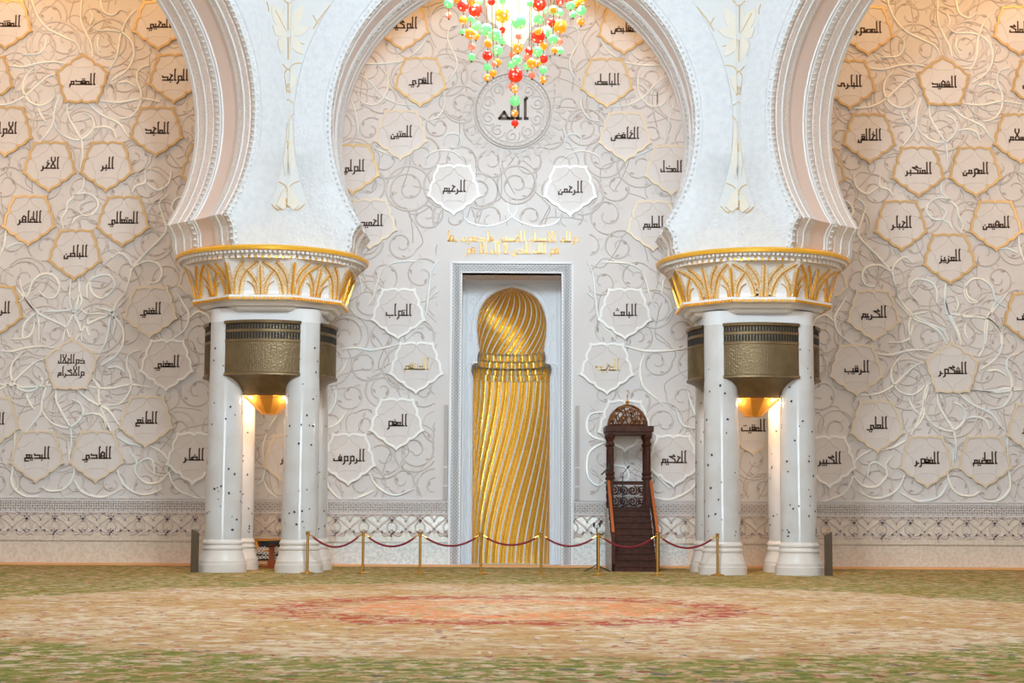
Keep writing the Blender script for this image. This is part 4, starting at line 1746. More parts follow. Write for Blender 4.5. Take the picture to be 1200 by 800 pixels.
def column(cx, side, shift):
    word = 'left' if side < 0 else 'right'
    t = thing('clustered_column', 'four-shafted white marble column with gilded palm capital and brass vents, %s of the golden niche' % word, 'column', (cx, CY, 0),
              'four-shafted marble columns')
    fpx = 316 if side < 0 else 886
    zz_ = lambda py, r: zf(py + (0 if side < 0 else 0), CY - r, fpx) if side < 0 else ZL[(py, r)]
    ZL = {}

    def zq(py, r):
        return zf(py, CY - r, 316)
    # shafts
    for sx in (-1, 1):
        for sy in (-1, 1):
            c = (cx + sx * .95, CY + sy * .95, 0)
            a = MB()
            a.lathe([(.452, .66), (.45, 1.6), (.432, 4.0), (.42, 5.0), (.42, 6.35)], c, 40)
            shf = a.build('shaft', M['shaft'], t, smooth=True)
            a = MB()
            a.lathe([(.60, 0), (.60, .19), (.578, .20), (.574, .29), (.556, .30), (.530, .38), (.502, .47), (.488, .54), (.505, .56), (.505, .60), (.48, .63), (.475, .67), (.497, .69), (.497, .73), (.468, .76), (.455, .80)], c, 40)
            a.build('base', M['base_marble'], shf, smooth=True)
            # dark flower inlay, thicker towards the foot
            a = MB()
            r3 = random.Random(int(cx * 10) * 7 + sx * 3 + sy)
            for k in range(78):
                z = .95 + 4.6 * r3.random() ** 1.5
                th = r3.uniform(0, 2 * pi)
                rr = .4535 if z < 1.6 else .4535 - (z - 1.6) * .0073
                sz = r3.uniform(.014, .030)
                tilt = r3.uniform(0, pi)
                n = 6
                vs_ = []
                for q_ in range(n):
                    g = 2 * pi * q_ / n
                    u, v = sz * cos(g), sz * 1.7 * sin(g) * (.6 + .4 * abs(cos(g)))
                    du, dv = u * cos(tilt) - v * sin(tilt), u * sin(tilt) + v * cos(tilt)
                    an = th + du / rr
                    vs_.append((c[0] + (rr + .003) * cos(an), c[1] + (rr + .003) * sin(an), z + dv))
                a.add(vs_, [tuple(range(n))])
            a.build('flower_inlay', M['inlay'], shf)
    # block above the shafts, rounded square
    zb0, zb1 = zq(452, 1.35), zq(361, 1.45)
    a = MB()
    prof = []
    n = 8
    hs, cr = 1.372, .422
    for z in (zq(377, 1.4), zb1):
        row_ = []
        for k, (qx, qy) in enumerate(((1, 1), (-1, 1), (-1, -1), (1, -1))):
            for j in range(n + 1):
                g = k * pi / 2 + (pi / 2) * j / n
                row_.append((cx + qx * (hs - cr) + cr * cos(g), CY + qy * (hs - cr) + cr * sin(g), z))
        row_.append(row_[0])
        prof.append(row_)
    a.grid(prof)
    a.add(prof[0][:-1], [tuple(range(len(prof[0]) - 1))])
    a.build('block', M['plain_white'], t, smooth=True)
    # octagonal cornice and bowl
    k8 = 1 / cos(pi / 8)
    cap = MB()
    pr = [(zq(364, 1.5), 1.46), (zq(362, 1.5), 1.52), (zq(359, 1.55), 1.55), (zq(357.5, 1.6), 1.66), (zq(353, 1.7), 1.70), (zq(350.5, 1.88), 1.84), (zq(347.5, 1.88), 1.88), (zq(345, 1.88), 1.88), (zq(344.6, 1.82), 1.80)]
    cap.lathe([(r * k8, z) for z, r in pr], (cx, CY, 0), 8, rot=pi / 8, cap=True)
    zb = [(zq(344.5, 1.81), 1.79), (zq(340, 1.81), 1.79), (zq(334, 1.84), 1.815), (zq(326, 1.88), 1.86), (zq(318, 1.93), 1.92), (zq(311, 2.0), 1.985), (zq(305, 2.06), 2.06), (zq(303, 2.07), 2.09), (zq(302, 2.1), 2.12)]
    cap.lathe([(r * k8, z) for z, r in zb], (cx, CY, 0), 8, rot=pi / 8, cap=False)
    capo = cap.build('capital', M['cap_white'], t)
    # upper mouldings: round
    zr0 = zq(302, 2.1)
    a = MB()
    a.lathe([(2.12, zr0 - .03), (2.2, zr0), (2.22, zq(299, 2.2)), (2.25, zq(298, 2.25)), (2.27, zq(296, 2.27)), (2.33, zq(295, 2.33)), (2.38, zq(293, 2.38)), (2.44, zq(291.6, 2.44)), (2.455, zq(291, 2.455))],
            (cx, CY, 0), 72, cap=False)
    a.build('rim_moulding', M['cap_white'], capo, smooth=True)
    a = MB()
    for k in range(84):
        th = 2 * pi * k / 84
        zt_ = zq(297.5, 2.25)
        a.box((cx + 2.22 * cos(th), CY + 2.22 * sin(th), zt_ - .035), (.09, .10, .10), th)
    for k in range(84):
        th = 2 * pi * (k + .5) / 84
        a.box((cx + 2.2 * cos(th), CY + 2.2 * sin(th), zq(298, 2.2) - .05), (.06, .055, .07), th, 1)
    a.build('dentils', [M['cap_white'], M['cap_gold']], capo)
    a = MB()
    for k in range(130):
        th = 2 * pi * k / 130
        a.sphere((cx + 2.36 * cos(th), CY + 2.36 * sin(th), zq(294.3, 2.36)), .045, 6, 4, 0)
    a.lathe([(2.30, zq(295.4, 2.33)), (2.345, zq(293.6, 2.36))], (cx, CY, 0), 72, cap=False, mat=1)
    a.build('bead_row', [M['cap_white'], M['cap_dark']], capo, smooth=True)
    a = MB()
    zg0, zg1 = zq(291.2, 2.46), Z0 - .0
    a.lathe([(2.44, zg0 - .01), (2.465, zg0), (2.475, (zg0 + zg1) / 2), (2.455, zg1 - .03), (2.40, zg1)], (cx, CY, 0), 96)
    a.build('gilt_rim', M['rim_gold'], capo, smooth=True)
    # beads under the bowl
    a = MB()
    zz1 = zq(347.6, 1.88)
    for f in range(8):
        am = f * pi / 4
        fw = 1.88 * T225
        for k in range(22):
            u = (k + .5) / 22 * 2 - 1
            x, y = 1.87, u * fw
            a.box((cx + x * cos(am) - y * sin(am), CY + x * sin(am) + y * cos(am), zz1 - .03), (.06, .04, .06), am)
    a.build('gilt_beading', M['cap_gold'], capo)
    # gilded palm leaves on the eight faces
    zlo, zhi = zb[0][0], zb[-3][0]

    def rad(sv):
        z = zlo + (zhi - zlo) * sv
        for (z0, r0), (z1, r1) in zip(zb, zb[1:]):
            if z0 <= z <= z1:
                return r0 + (r1 - r0) * (z - z0) / max(1e-6, z1 - z0), z
        return zb[-1][1], z

    def surf(u, v, h):
        """u in metres-like units around the octagon (1 unit = one face), v = 0..1 up the bowl, scaled so widths stay even"""
        sv = v / HSC
        r, z = rad(max(0, min(1, sv)))
        f = floor(u / USC + .5)
        loc = (u / USC - f)
        am = f * pi / 4 - pi / 2
        x, y = r + h, 2 * T225 * r * loc
        return (cx + x * cos(am) - y * sin(am), CY + x * sin(am) + y * cos(am), z)
    USC, HSC = 1.6, zhi - zlo
    leaf_, fe = MB(), MB()

    def stroke(pts, wd=.055, feather=True):
        wd *= .72
        p2 = cat_rom([((u) * USC, v * HSC) for u, v in pts], 7)
        # break at face corners so that no strip spans a corner wrongly
        leaf_.ribbon(p2, wd, .035, surf, taper=lambda q_: 1 - .55 * q_, h0=.012)
        if feather:
            fe.ribbon(p2, wd * 6.0, .010, surf, taper=lambda q_: 1 - .45 * q_, ridge=False)
    for f in range(8):
        b = f + (0 if shift == 0 else .5)
        # small palm
        stroke([(b, 0), (b, .86)], .06)
        for s in (-1, 1):
            stroke([(b + .05 * s, 0), (b + .07 * s, .3), (b + .13 * s, .52), (b + .21 * s, .72)], .05)
            stroke([(b + .09 * s, 0), (b + .11 * s, .2), (b + .16 * s, .34), (b + .22 * s, .40)], .045, False)
        # great palm midway, with crossing fronds
        g = b + .5
        stroke([(g, 0), (g, .94)], .06)
        for s in (-1, 1):
            stroke([(g + .05 * s, 0), (g + .07 * s, .34), (g + .14 * s, .68), (g + .27 * s, .97)], .055)
            stroke([(g + .13 * s, 0), (g + .17 * s, .34), (g + .27 * s, .68), (g + .47 * s, .97)], .055)
    fe.build('feathering', M['cap_tan'], capo)
    leaf_.build('palm_relief', M['cap_gold'], capo, smooth=True)
    # brass vent drum: four bowed units between the shafts
    zt_, zf1, zf2 = zq(374, 1.66), zq(438, 1.66), zq(462, 1.0)
    for k in range(4):
        am = k * pi / 2
        ha = radians(34)
        a = MB()
        a.lathe([(1.64, zf1 + .0), (1.66, zf1 + .02), (1.66, zt_ - .06)], (cx, CY, 0), 24, am - ha, am + ha, mat=0)
        br = a.build('brass_vent', M['brass_mesh'], t, smooth=True)
        a = MB()
        a.lathe([(1.66, zt_ - .1), (1.71, zt_ - .08), (1.72, zt_ - .02), (1.66, zt_), (1.3, zt_)], (cx, CY, 0), 24, am - ha, am + ha)
        a.lathe([(1.66, zf1 + .06), (1.70, zf1 + .03), (1.705, zf1 - .01), (1.65, zf1 - .03)], (cx, CY, 0), 24, am - ha, am + ha)
        for zc in (zq(386.5, 1.66), zq(398, 1.66)):
            a.lathe([(1.66, zc - .04), (1.675, zc - .03), (1.675, zc + .03), (1.66, zc + .04)], (cx, CY, 0), 24, am - ha, am + ha)
        a.build('vent_trim', M['brass'], br, smooth=True)
        a = MB()
        for j in range(56):
            th = am - ha + 2 * ha * (j + .5) / 56
            if j % 1 == 0:
                a.box((cx + 1.664 * cos(th), CY + 1.664 * sin(th), (zf1 + zq(399, 1.66)) / 2), (.012, .012, zq(399, 1.66) - zf1 - .05), th)
        a.build('mesh_ribs', M['brass'], br)
        a = MB()
        for za, zb_ in ((zq(377, 1.66), zq(384.5, 1.66)), (zq(388.5, 1.66), zq(396, 1.66))):
            for j in range(26):
                th = am - ha + 2 * ha * (j + .5) / 26
                a.box((cx + 1.658 * cos(th), CY + 1.658 * sin(th), (za + zb_) / 2), (.022, .055, za - zb_), th)
        a.build('vent_slots', M['brass_dark'], br)
        a = MB()
        a.lathe([(1.02, zf2 - .02), (1.06, zf2 + .02), (1.16, zf1 - .40), (1.27, zf1 - .28), (1.40, zf1 - .17), (1.53, zf1 - .08), (1.67, zf1 - .02)], (cx, CY, 0), 28, am - ha, am + ha)
        a.build('flared_skirt', M['brass'], br, smooth=True)
    # lamp cup glowing under the drum
    zc1, zc0 = zq(464, .2), zq(485, .2)
    a = MB()
    a.lathe([(.16, zc0), (.22, zc0), (.24, zc0 + .03), (.26, zc0 + .05), (.62, zc1 - .06), (.70, zc1 - .03), (.70, zc1), (.5, zc1 + .02)], (cx, CY, 0), 12, rot=pi / 12)
    cup = a.build('lamp_cup', M['cup'], t)
    a = MB()
    for k in range(8):
        th = k * pi / 4 + pi / 8
        a.lathe([(.055, 0), (.07, .03), (.07, .05)], (cx + .78 * cos(th), CY + .78 * sin(th), zc1 + .0), 10)
    a.build('lamp', M['lamp'], cup)
    a = MB()
    a.lathe([(.3, zc1 + .1), (.98, zc1 + .1), (.98, zc1 + .14)], (cx, CY, 0), 24)
    a.build('lamp_plate', M['brass'], cup)
    for sx in (-1, 1):
        for sy in (-1, 1):
            l = bpy.data.lights.new('column_lamp_light', 'POINT')
            l.energy = 40
            l.color = (1.0, .76, .52)
            l.shadow_soft_size = .06
            o = bpy.data.objects.new('column_lamp_light', l)
            o.location = (cx + sx * .36, CY + sy * .36, zc1 - .28)
            o.location = (cx + sx * .47, CY + sy * .47, zc1 - .10)
            C.objects.link(o)
    return t


column(-CX, -1, 0)
column(CX, 1, 1)

# ------------------------------------------------------------------ dark posts beside the columns
for (x0p, x1p, pt, pb, word, side) in ((223.5, 231.5, 620, 671.5, 'left', -1), (967.5, 975.5, 623, 674.5, 'right', 1)):
    Yp = -5.35
    xa, xb = W(x0p, 650, Yp)[0], W(x1p, 650, Yp)[0]
    zt_ = zf(pt, Yp, x0p)
    o = thing('floor_speaker', 'dark bronze slab post with slanted top on the carpet beside the %s column' % word, 'post', ((xa + xb) / 2, Yp, 0), 'dark posts beside the columns')
    a = MB()
    dz = .09
    zl_, zr_ = (zt_, zt_ - dz) if side < 0 else (zt_ - dz, zt_)
    vs_ = []
    for y in (Yp, Yp + .16):
        vs_ += [(xa, y, 0), (xb, y, 0), (xb, y, zr_), (xa, y, zl_)]
    a.add(vs_, [(0, 1, 2, 3), (7, 6, 5, 4), (0, 4, 5, 1), (1, 5, 6, 2), (2, 6, 7, 3), (3, 7, 4, 0)])
    a.build('casing', M['post'], o)
    a = MB()
    a.b2(xa + .02, xb - .02, Yp - .012, Yp, .06, min(zl_, zr_) - .05)
    for k in range(10):
        zc = .12 + k * (min(zl_, zr_) - .25) / 10
        a.b2(xa + .03, xb - .03, Yp - .018, Yp - .012, zc, zc + .012)
    a.build('grille', M['brass_dark'] if False else M['post'], o)
    if side > 0:
        a = MB()
        zt2 = max(zl_, zr_)
        xm = xa + .07
        a.lathe([(.012, 0), (.012, .07), (.03, .08), (.03, .11), (.004, .13)], (xm, Yp + .08, zt2 - .05), 8)
        a.build('knob', M['chest_gold'], o)

# ------------------------------------------------------------------ rope barrier
PX = [360, 425, 492, 563.5, 634, 701.5, 770.5, 841]
YR = -5.55
ORD = ['first', 'second', 'third', 'fourth', 'fifth', 'sixth', 'seventh', 'last']
px_x = [W(p, 671, YR)[0] for p in PX]
HP = 1.02


def make_post():
    o = thing('rope_post', '', 'post', (0, 0, 0), 'brass rope posts')
    a = MB()
    a.lathe([(.17, 0), (.17, .018), (.15, .03), (.06, .05), (.035, .075)], (0, 0, 0), 28)
    a.build('base', M['brass_post'], o, smooth=True)
    a = MB()
    a.lathe([(.032, .07), (.032, HP - .1)], (0, 0, 0), 16)
    a.build('pole', M['brass_post'], o, smooth=True)
    a = MB()
    a.lathe([(.032, HP - .11), (.045, HP - .10), (.045, HP - .06), (.03, HP - .05), (.05, HP - .03), (.05, HP - .01), (.02, HP)], (0, 0, 0), 16)
    a.build('cap', M['brass_post'], o, smooth=True)
    return o


def copy_tree(o):
    c = o.copy()
    C.objects.link(c)
    for ch in list(o.children):
        d = ch.copy()
        C.objects.link(d)
        d.parent = c
    return c


proto = make_post()
WHERE = ['in front of the left column, ending the rope line', 'just right of the left column', 'midway between left column and golden niche', 'in front of the left part of the golden niche',
         'at the right edge of the golden niche', 'beside the thin microphone stand', 'in front of the pulpit stairs at their right', 'in front of the right column, ending the rope line']
for i, x in enumerate(px_x):
    o = proto if i == 0 else copy_tree(proto)
    o.location = (x, YR, 0)
    o['label'] = 'brass rope post %s' % WHERE[i]
for i in range(7):
    xa, xb = px_x[i], px_x[i + 1]
    sag = (.24, .22, .20, .17, .19, .21, .22)[i]
    zr = HP - .09
    o = thing('barrier_rope', 'dark red sagging rope between the %s and %s brass posts counted from the left' % (ORD[i], ORD[i + 1]), 'rope', ((xa + xb) / 2, YR, zr), 'red barrier ropes')
    g = .13
    pts = []
    for k in range(21):
        u = k / 20
        pts.append((xa + g + (xb - xa - 2 * g) * u, YR, zr - .05 - sag * 4 * u * (1 - u)))
    a = MB()
    a.tube(pts, .024, 8)
    a.build('velvet_cord', M['rope'], o, smooth=True)
    for xx, s in ((xa, 1), (xb, -1)):
        a = MB()
        a.tube([(xx + s * .046, YR, zr), (xx + s * .09, YR, zr - .015), (xx + s * (g + .02), YR, zr - .055)], [.012, .016, .028], 8)
        a.build('hook', M['brass_post'], o, smooth=True)

# ------------------------------------------------------------------ pulpit (minbar)
PXL, PXR = 2.60, 3.80
YF = -3.3
NST, TR = 10, .205
YB = YF + NST * TR        # platform front edge
YE = YB + 1.0
ZP = 1.60
t = thing('pulpit', 'dark carved wooden pulpit with stairs and openwork domed canopy right of the niche', 'pulpit', ((PXL + PXR) / 2, YF, 0))
a = MB()
for k in range(NST):
    z1 = ZP * (k + 1) / NST
    y0 = YF + TR * k
    a.b2(PXL + .06, PXR - .06, y0 + .03, YE, z1 - ZP / NST, z1 - .035)
    a.b2(PXL + .06, PXR - .06, y0, y0 + TR + .04, z1 - .035, z1)
st = a.build('stairs', M['wood'], t)
# sides: closed stringers with light through lattice gaps painted on, and open balustrades above
for sx, xs in ((-1, PXL), (1, PXR - .06)):
    a = MB()
    prof = [(YF, 0), (YE, 0), (YE, ZP + .02), (YB - .02, ZP + .02), (YF, .2)]
    n = len(prof)
    vs_ = [(xs, y, z) for y, z in prof] + [(xs + .06, y, z) for y, z in prof]
    a.add(vs_, [tuple(range(n)), tuple(range(2 * n - 1, n - 1, -1))] + [(i, (i + 1) % n, n + (i + 1) % n, n + i) for i in range(n)])
    sp_ = a.build('side_panel', [M['wood_lit_gaps']], t, fix=True)
    a = MB()
    # rails
    zf0, zfr = .98, ZP + .74
    xc = xs + .03
    a.bar((xc, YF + .02, zf0), (xc, YB + .02, zfr), .07, .07)
    a.build('handrail', M['wood_red'], t)
    a = MB()
    a.b2(xc - .045, xc + .045, YF, YF + .09, 0, zf0 - .02)
    a.sphere((xc, YF + .045, zf0 - .0), .05, 10, 7)
    a.build('newel', M['wood'], t, smooth=False)
    # scrolls of the balustrade
    a = MB()
    BM = lambda u, v, h, X=xc: (X - .012 + h * 1.0, u, v)
    nsc = 9
    for k in range(nsc):
        yk = YF + .12 + (YB - YF - .14) * (k + .5) / nsc
        zb_ = .2 + (ZP - .18) * (yk - YF) / (YB - YF)
        zt2 = zf0 + (zfr - zf0) * (yk - YF) / (YB - YF)
        hh = zt2 - zb_
        for q_ in range(3):
            cz_ = zb_ + hh * (q_ + .5) / 3
            a.ribbon(spiral(yk, cz_, .12, (k + q_) * 1.7, 1.3, 1 if (k + q_) % 2 else -1, 16), .026, .024, BM, ridge=False)
    for k in range(5):
        yk = YF + .1 + (YB - YF - .1) * k / 4
        zb_ = .2 + (ZP - .18) * (yk - YF) / (YB - YF)
        zt2 = zf0 + (zfr - zf0) * (yk - YF) / (YB - YF)
        a.bar((xc, yk, zb_), (xc, yk, zt2), .03, .03)
    a.build('scroll_balustrade', M['wood'], t)
    # platform side railing
    a = MB()
    a.b2(xc - .03, xc + .03, YB, YE, zfr - .05, zfr + .01)
    for k in range(5):
        for q_ in range(3):
            a.ribbon(spiral(YB + .12 + k * .19, ZP + .12 + q_ * .22, .1, k + q_ * 2.0, 1.3, 1 if (k + q_) % 2 else -1, 14), .024, .024, BM, ridge=False)
    a.build('side_railing', M['wood'], t)
# back scroll screen
a = MB()
zfr = ZP + .74
SM = lambda u, v, h: (u, YE - .05 - h, v)
a.b2(PXL + .05, PXR - .05, YE - .08, YE - .02, zfr - .07, zfr + .03)
a.b2(PXL + .05, PXR - .05, YE - .08, YE - .02, ZP, ZP + .06)
for i, zc in enumerate((ZP + .21, ZP + .52)):
    for k in range(4):
        xcn = PXL + .24 + k * .25
        s = 1 if k % 2 else -1
        a.ribbon(spiral(xcn, zc, .14, 1.2 + k * pi, 1.5, s, 22), .034, .03, SM, ridge=False)
        a.ribbon(spiral(xcn + .08, zc + .02, .15, 3.6 + k * pi, .6, -s, 10, .7), .028, .03, SM, ridge=False)
scr_ = a.build('back_screen', M['wood'], t)
a = MB()
a.b2(PXL + .1, PXR - .1, YE - .075, YE - .045, ZP + .355, ZP + .385)
a.build('cross_bar', M['grey'], scr_)
# canopy posts
zE0 = zf(508, YB + .06)
zE1 = zf(501, YB + .06)
for sx, xs in ((-1, PXL + .10), (1, PXR - .10)):
    for y, nm in ((YB + .06, 0), (YE - .08, 1)):
        a = MB()
        a.box((xs, y, (ZP + ZP + .85) / 2), (.13, .13, .87))
        a.lathe([(.10, ZP + .80), (.11, ZP + .84), (.075, ZP + .90), (.10, ZP + .95), (.10, ZP + .99), (.072, ZP + 1.03), (.068, zE0 - .36), (.06, zE0 - .34), (.10, zE0 - .29), (.10, zE0 - .25), (.065, zE0 - .2),
                 (.075, zE0 - .14), (.115, zE0 - .07), (.12, zE0)], (xs, y, 0), 12)
        for k in range(8):
            th = k * pi / 4
            a.bar((xs + .07 * cos(th), y + .07 * sin(th), ZP + 1.05), (xs + .067 * cos(th), y + .067 * sin(th), zE0 - .37), .018, .018)
        a.build('canopy_post', M['wood'], t)
a = MB()
yc0, yc1 = YB - .06, YE + .04
a.b2(PXL - .0, PXR + .0, yc0, yc1, zE0, zE0 + .07)
a.b2(PXL - .05, PXR + .05, yc0 - .05, yc1 + .05, zE0 + .07, zE1 + .06)
ent = a.build('entablature', M['wood'], t)
import bmesh
zD = zE1 + .06
xcD, ycD = (PXL + PXR) / 2 - .02, (yc0 + yc1) / 2
RD = .545
bm_ = bmesh.new()
bmesh.ops.create_icosphere(bm_, subdivisions=3, radius=1.0)
bmesh.ops.delete(bm_, geom=[v for v in bm_.verts if v.co.z < -.02], context='VERTS')
# dual-like openwork: join triangles irregularly, then keep the edges as bars
es = [e for e in bm_.edges if len(e.link_faces) == 2]
r5 = random.Random(4)
r5.shuffle(es)
bmesh.ops.dissolve_edges(bm_, edges=es[:len(es) // 3], use_verts=False)
for v in bm_.verts:
    v.co.z = max(0, v.co.z)
    v.co *= 1
bmesh.ops.wireframe(bm_, faces=bm_.faces[:], thickness=.075, offset=.0, use_replace=True, use_even_offset=True)
for v in bm_.verts:
    v.co = Vector((xcD + v.co.x * RD, ycD + v.co.y * RD, zD + v.co.z * RD * 1.1)) - Vector(OFF[t.name])
me = bpy.data.meshes.new('dome')
bm_.to_mesh(me)
bm_.free()
me.materials.append(M['bronze_dome'])
dm = link('dome', me, t)
a = MB()
a.lathe([(RD * 1.02, zD), (RD * 1.04, zD + .03), (RD * 1.0, zD + .06), (RD * .98, zD + .06)], (xcD, ycD, 0), 36, cap=False)
a.lathe([(RD * .34, zD + RD * 1.03), (.10, zD + RD * 1.1), (.03, zD + RD * 1.12)], (xcD, ycD, 0), 20, cap=False)
a.build('dome_band', M['wood'], dm, smooth=True)
a = MB()
zk = zD + RD * 1.1
a.lathe([(.05, zk), (.03, zk + .03), (.055, zk + .07), (.055, zk + .10), (.012, zk + .14), (.010, zk + .22), (.03, zk + .24), (.01, zk + .27), (.006, zk + .31)], (xcD, ycD, 0), 14)
cr_ = [(xcD + .045 * cos(radians(q_)), ycD, zk + .355 + .045 * sin(radians(q_))) for q_ in range(-90, 151, 24)]
a.tube(cr_, [.007, .011, .013, .014, .015, .015, .014, .013, .012, .009, .005][:len(cr_)], 6)
a.build('finial', M['chest_gold'], dm, smooth=True)

# microphones
xm_, _ = W(730, 590, YB + .2)
t = thing('microphone_stand', 'thin black gooseneck microphone stand on the pulpit stairs under the canopy', 'microphone', (xm_, YB + .25, ZP))
a = MB()
a.lathe([(.10, ZP), (.10, ZP + .015), (.02, ZP + .03)], (xm_, YB + .25, 0), 14)
zt_ = zf(553, YB + .25)
a.tube([(xm_, YB + .25, ZP + .02), (xm_, YB + .25, zt_ - .08), (xm_ + .02, YB + .25, zt_ - .02)], .012, 8)
a.build('stand', M['black'], t)
a = MB()
a.tube([(xm_ - .06, YB + .25, zt_ - .12), (xm_ - .06, YB + .25, zt_ - .02), (xm_ + .02, YB + .25, zt_), (xm_ + .13, YB + .15, zt_ + .13)], .009, 8)
a.tube([(xm_ + .12, YB + .16, zt_ + .12), (xm_ + .17, YB + .12, zt_ + .18)], .02, 8)
a.build('gooseneck', M['black'], t)

xp_ = PXL + .10
za_, zb_ = zf(543, YB), zf(554, YB)
t = thing('clamp_microphone', 'small black angled microphone clipped to the left canopy post of the pulpit', 'microphone', (xp_ - .07, YB - .02, za_))
a = MB()
a.bar((xp_ - .06, YB - .04, zb_ + .1), (xp_ - .06, YB - .04, za_ + .02), .04, .04)
a.build('clamp', M['black'], t)
a = MB()
a.tube([(xp_ - .05, YB - .05, za_), (xp_ - .12, YB - .08, zb_ + .12), (xp_ - .27, YB - .12, zb_ - .04)], [.014, .014, .022], 8)
a.tube([(xp_ - .20, YB - .1, zb_ + .03), (xp_ - .05, YB - .05, zb_ + .06)], .011, 8)
a.build('arm', M['black'], t)

Ym = -3.7
xq_, _ = W(699.5, 664, Ym)
t = thing('floor_microphone_stand', 'thin tripod stand with two black microphones on the floor left of the pulpit', 'microphone', (xq_, Ym, 0))
a = MB()
zt_ = zf(618, Ym)
a.tube([(xq_, Ym, .08), (xq_, Ym, zt_)], .013, 8)
a.build('pole', M['black'], t)
for k in range(3):
    a = MB()
    th = (pi * .02, pi * .98, -pi / 2 + .2)[k]
    a.tube([(xq_, Ym, .2), (xq_ + .08 * cos(th), Ym + .08 * sin(th), .14), (xq_ + .34 * cos(th), Ym + .34 * sin(th), .015)], .014, 8)
    a.build('leg', M['black'], t)
for s in (-1, 1):
    a = MB()
    a.tube([(xq_, Ym, zt_ - .02), (xq_ + s * .07, Ym, zt_ + .02), (xq_ + s * .075, Ym, zt_ + .05)], .008, 6)
    a.tube([(xq_ + s * .075, Ym, zt_ + .03), (xq_ + s * .07, Ym - .02, zt_ + .13)], [.022, .03], 10)
    a.build('microphone_head', M['black'], t)

# ------------------------------------------------------------------ gilded book cabinet between the left shafts
Yc = -1.3
xA, xB = W(291, 650, Yc)[0], W(334, 650, Yc)[0]
zt_ = zf(633, Yc)
zm_ = zf(645.5, Yc)
t = thing('book_cabinet', 'ornate gilded book cabinet standing behind the left column shafts', 'cabinet', ((xA + xB) / 2, Yc, 0))
a = MB()
a.b2(xA + .02, xB - .02, Yc, Yc + .5, .16, zm_ - .03)
bd = a.build('chest', M['chest_gold'], t)
a = MB()
a.b2(xA + .14, xB - .1, Yc - .02, Yc, .18, zm_ - .06)
CM = lambda u, v, h: (u, Yc - .02 - h, v)
a.build('front_panel', M['black'], bd)
a = MB()
for k in range(9):
    for q_ in range(3):
        a.ribbon(spiral(xA + .2 + k * .09, .26 + q_ * .12, .055, k * 2 + q_, 1.2, 1 if (k + q_) % 2 else -1, 12), .02, .015, CM, ridge=False)
a.build('pearl_scrolls', M['pearl'], bd)
for sx in (0, 1):
    a = MB()
    xq = (xA + .05) if sx == 0 else (xB - .05)
    a.lathe([(.04, .0), (.05, .04), (.03, .08), (.05, .14), (.05, .18)], (xq, Yc + .05, 0), 10)
    a.build('foot', M['black'], t)
a = MB()
a.b2(xA - .02, xB + .02, Yc - .03, Yc + .53, zm_ - .03, zm_ + .03)
a.build('shelf', M['chest_gold'], t)
a = MB()
a.b2(xA, xB, Yc + .42, Yc + .5, zm_ + .03, zt_)
a.b2(xA, xA + .1, Yc, Yc + .5, zm_ + .03, zt_)
a.b2(xB - .1, xB, Yc, Yc + .5, zm_ + .03, zt_)
a.b2(xA - .02, xB + .02, Yc - .02, Yc + .52, zt_ - .05, zt_ + .01)
a.lathe([(.05, zm_), (.09, zm_ + .06), (.07, zm_ + .15), (.05, zm_ + .24), (.07, zt_ - .05)], (xA + .2, Yc + .04, 0), 12)
a.build('upper_case', M['chest_gold'], t)
a = MB()
a.b2(xA + .30, xB - .1, Yc + .1, Yc + .42, zm_ + .03, zt_ - .06)
a.build('dark_recess', M['black'], t)

Yk = -2.05
xk, _ = W(318.5, 650, Yk)
zk_ = zf(634.5, Yk)
t = thing('book_stand', 'dark wooden reading stand in front of the gilded cabinet behind the left column', 'stand', (xk, Yk, 0))
a = MB()
a.bar((xk, Yk, .12), (xk, Yk, zk_ - .08), .14, .10)
a.bar((xk - .2, Yk, .03), (xk + .2, Yk, .03), .12, .06)
a.bar((xk, Yk, .05), (xk, Yk, .2), .2, .14)
a.build('column_foot', M['wood_red'], t)
a = MB()
a.bar((xk - .14, Yk - .05, zk_ - .16), (xk + .3, Yk - .05, zk_ - .10), .34, .05)
a.build('tray', M['wood'], t)
a = MB()
a.bar((xk - .1, Yk - .06, zk_ - .04), (xk + .3, Yk - .06, zk_ - .02), .36, .06)
a.build('top', M['black'], t)

# ------------------------------------------------------------------ chandelier
BALLS = '''78,20,30,G 163,32,38,R 235,60,43,R 80,90,20,P 165,118,27,O 210,112,20,G 240,150,32,G 203,198,34,O 238,213,24,O 160,185,18,G 300,175,40,G
352,205,38,G 215,275,23,P 213,335,24,G 310,255,26,O 306,325,32,R 365,295,33,G 390,240,24,G 365,365,24,O 305,395,24,G 340,430,22,O 305,455,22,O 395,90,47,O 394,177,21,R
490,128,46,G 490,212,22,P 485,280,33,O 455,320,24,P 480,352,32,G 445,380,24,G 470,440,47,R 445,505,20,P 467,523,23,O 468,592,33,G 466,662,22,O 467,722,23,R 608,25,45,R
603,115,32,G 603,212,45,R 604,183,24,O 650,185,36,G 600,303,33,G 550,300,26,R 543,335,24,P 635,270,24,O 635,345,28,R 565,370,32,O 600,370,22,O 540,390,24,G 632,410,24,G
567,440,22,P 631,468,23,O 730,155,45,O 680,130,26,R 730,10,25,R 695,60,30,G 693,58,22,O 728,72,25,G 690,230,30,G 730,240,23,P 700,295,20,O 729,297,24,G 793,32,28,G
808,85,22,G 855,62,31,G 854,127,24,O 830,20,25,O 215,10,25,O 395,5,22,G 345,375,18,P 865,5,20,O 555,20,22,G 330,10,24,R 260,10,22,G 640,60,22,G 130,0,24,O 780,-10,26,R'''
Yq = -18.9
xk0, zk0 = W(603.5, 40, Yq)
t = thing('chandelier', 'hanging chandelier of red, orange and green glass balls at the top of the arch', 'chandelier', (xk0, Yq, zk0))
wires = MB()
top_z = 16.6
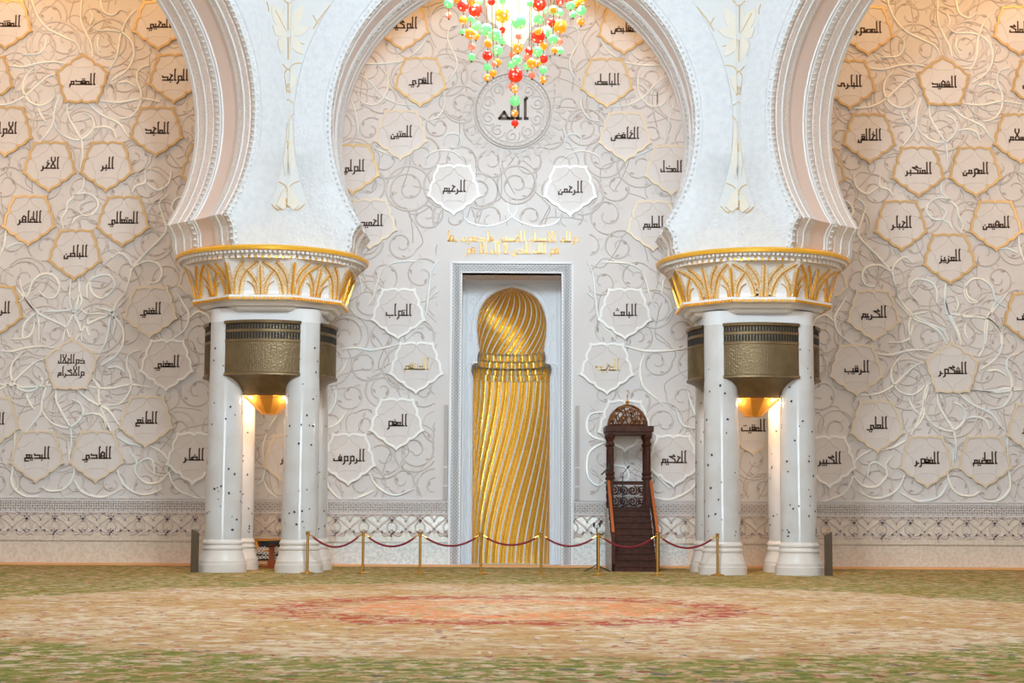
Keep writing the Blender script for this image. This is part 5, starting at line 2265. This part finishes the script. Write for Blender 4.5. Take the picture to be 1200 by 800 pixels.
strands = {}
for i, it in enumerate(BALLS.split()):
    bx, by, br, bc = it.split(',')
    bx, by, br = float(bx), float(by), float(br)
    px, py, pr = 510 + bx / 5, by / 5, br / 5
    key = round(bx / 26)
    r6 = random.Random(key * 17 + 3)
    off = abs(px - 603.5) / 90.0
    span_ = sqrt(max(.02, 1 - min(1, off) ** 2)) * 1.05
    dy = r6.choice((-1, 1)) * span_ * r6.uniform(.35, 1.0)
    if 440 <= bx <= 475:
        dy = -.25
    dy += ((i * 37) % 7 - 3) * .05
    Y = Yq + dy
    x, z = W(px, py, Y)
    R_ = pr * (Y + 45) / 1890.0 * .98
    a = MB()
    a.sphere((x, Y, z), R_, 20, 14)
    b_ = a.build('glass_ball', M[bc], t, smooth=True)
    strands.setdefault((key), []).append((x, Y, z, R_))
for key, lst in strands.items():
    lst.sort(key=lambda q_: q_[2])
    for q_, nx_ in zip(lst, lst[1:]):
        wires.tube([(q_[0], q_[1], q_[2]), (nx_[0], nx_[1], nx_[2])], .007, 6)
    q_ = lst[-1]
    wires.tube([(q_[0], q_[1], q_[2]), (q_[0] * .7 + xk0 * .3, q_[1] * .7 + Yq * .3, top_z)], .006, 6)
    q_ = lst[0]
    wires.lathe([(.004, q_[2] - q_[3] - .03), (.02, q_[2] - q_[3] + .0), (.02, q_[2] - q_[3] + .02)], (q_[0], q_[1], 0), 6)
wires.build('wires', M['brass_post'], t)
a = MB()
zc_ = lambda py: zf(py, Yq)
a.lathe([(.03, zc_(56)), (.16, zc_(50)), (.24, zc_(40)), (.30, zc_(28)), (.44, zc_(22)), (.47, zc_(12)), (.50, zc_(0)), (.52, zc_(-30)), (.56, top_z)], (xk0, Yq, 0), 24)
a.build('crystal_core', M['crystal'], t, smooth=True)
a = MB()
a.lathe([(1.3, top_z), (1.35, top_z + .06), (1.3, top_z + .2), (.2, top_z + .5), (.08, top_z + .6), (.08, 19)], (xk0, Yq, 0), 36)
a.build('gilt_crown', M['rim_gold'], t, smooth=True)
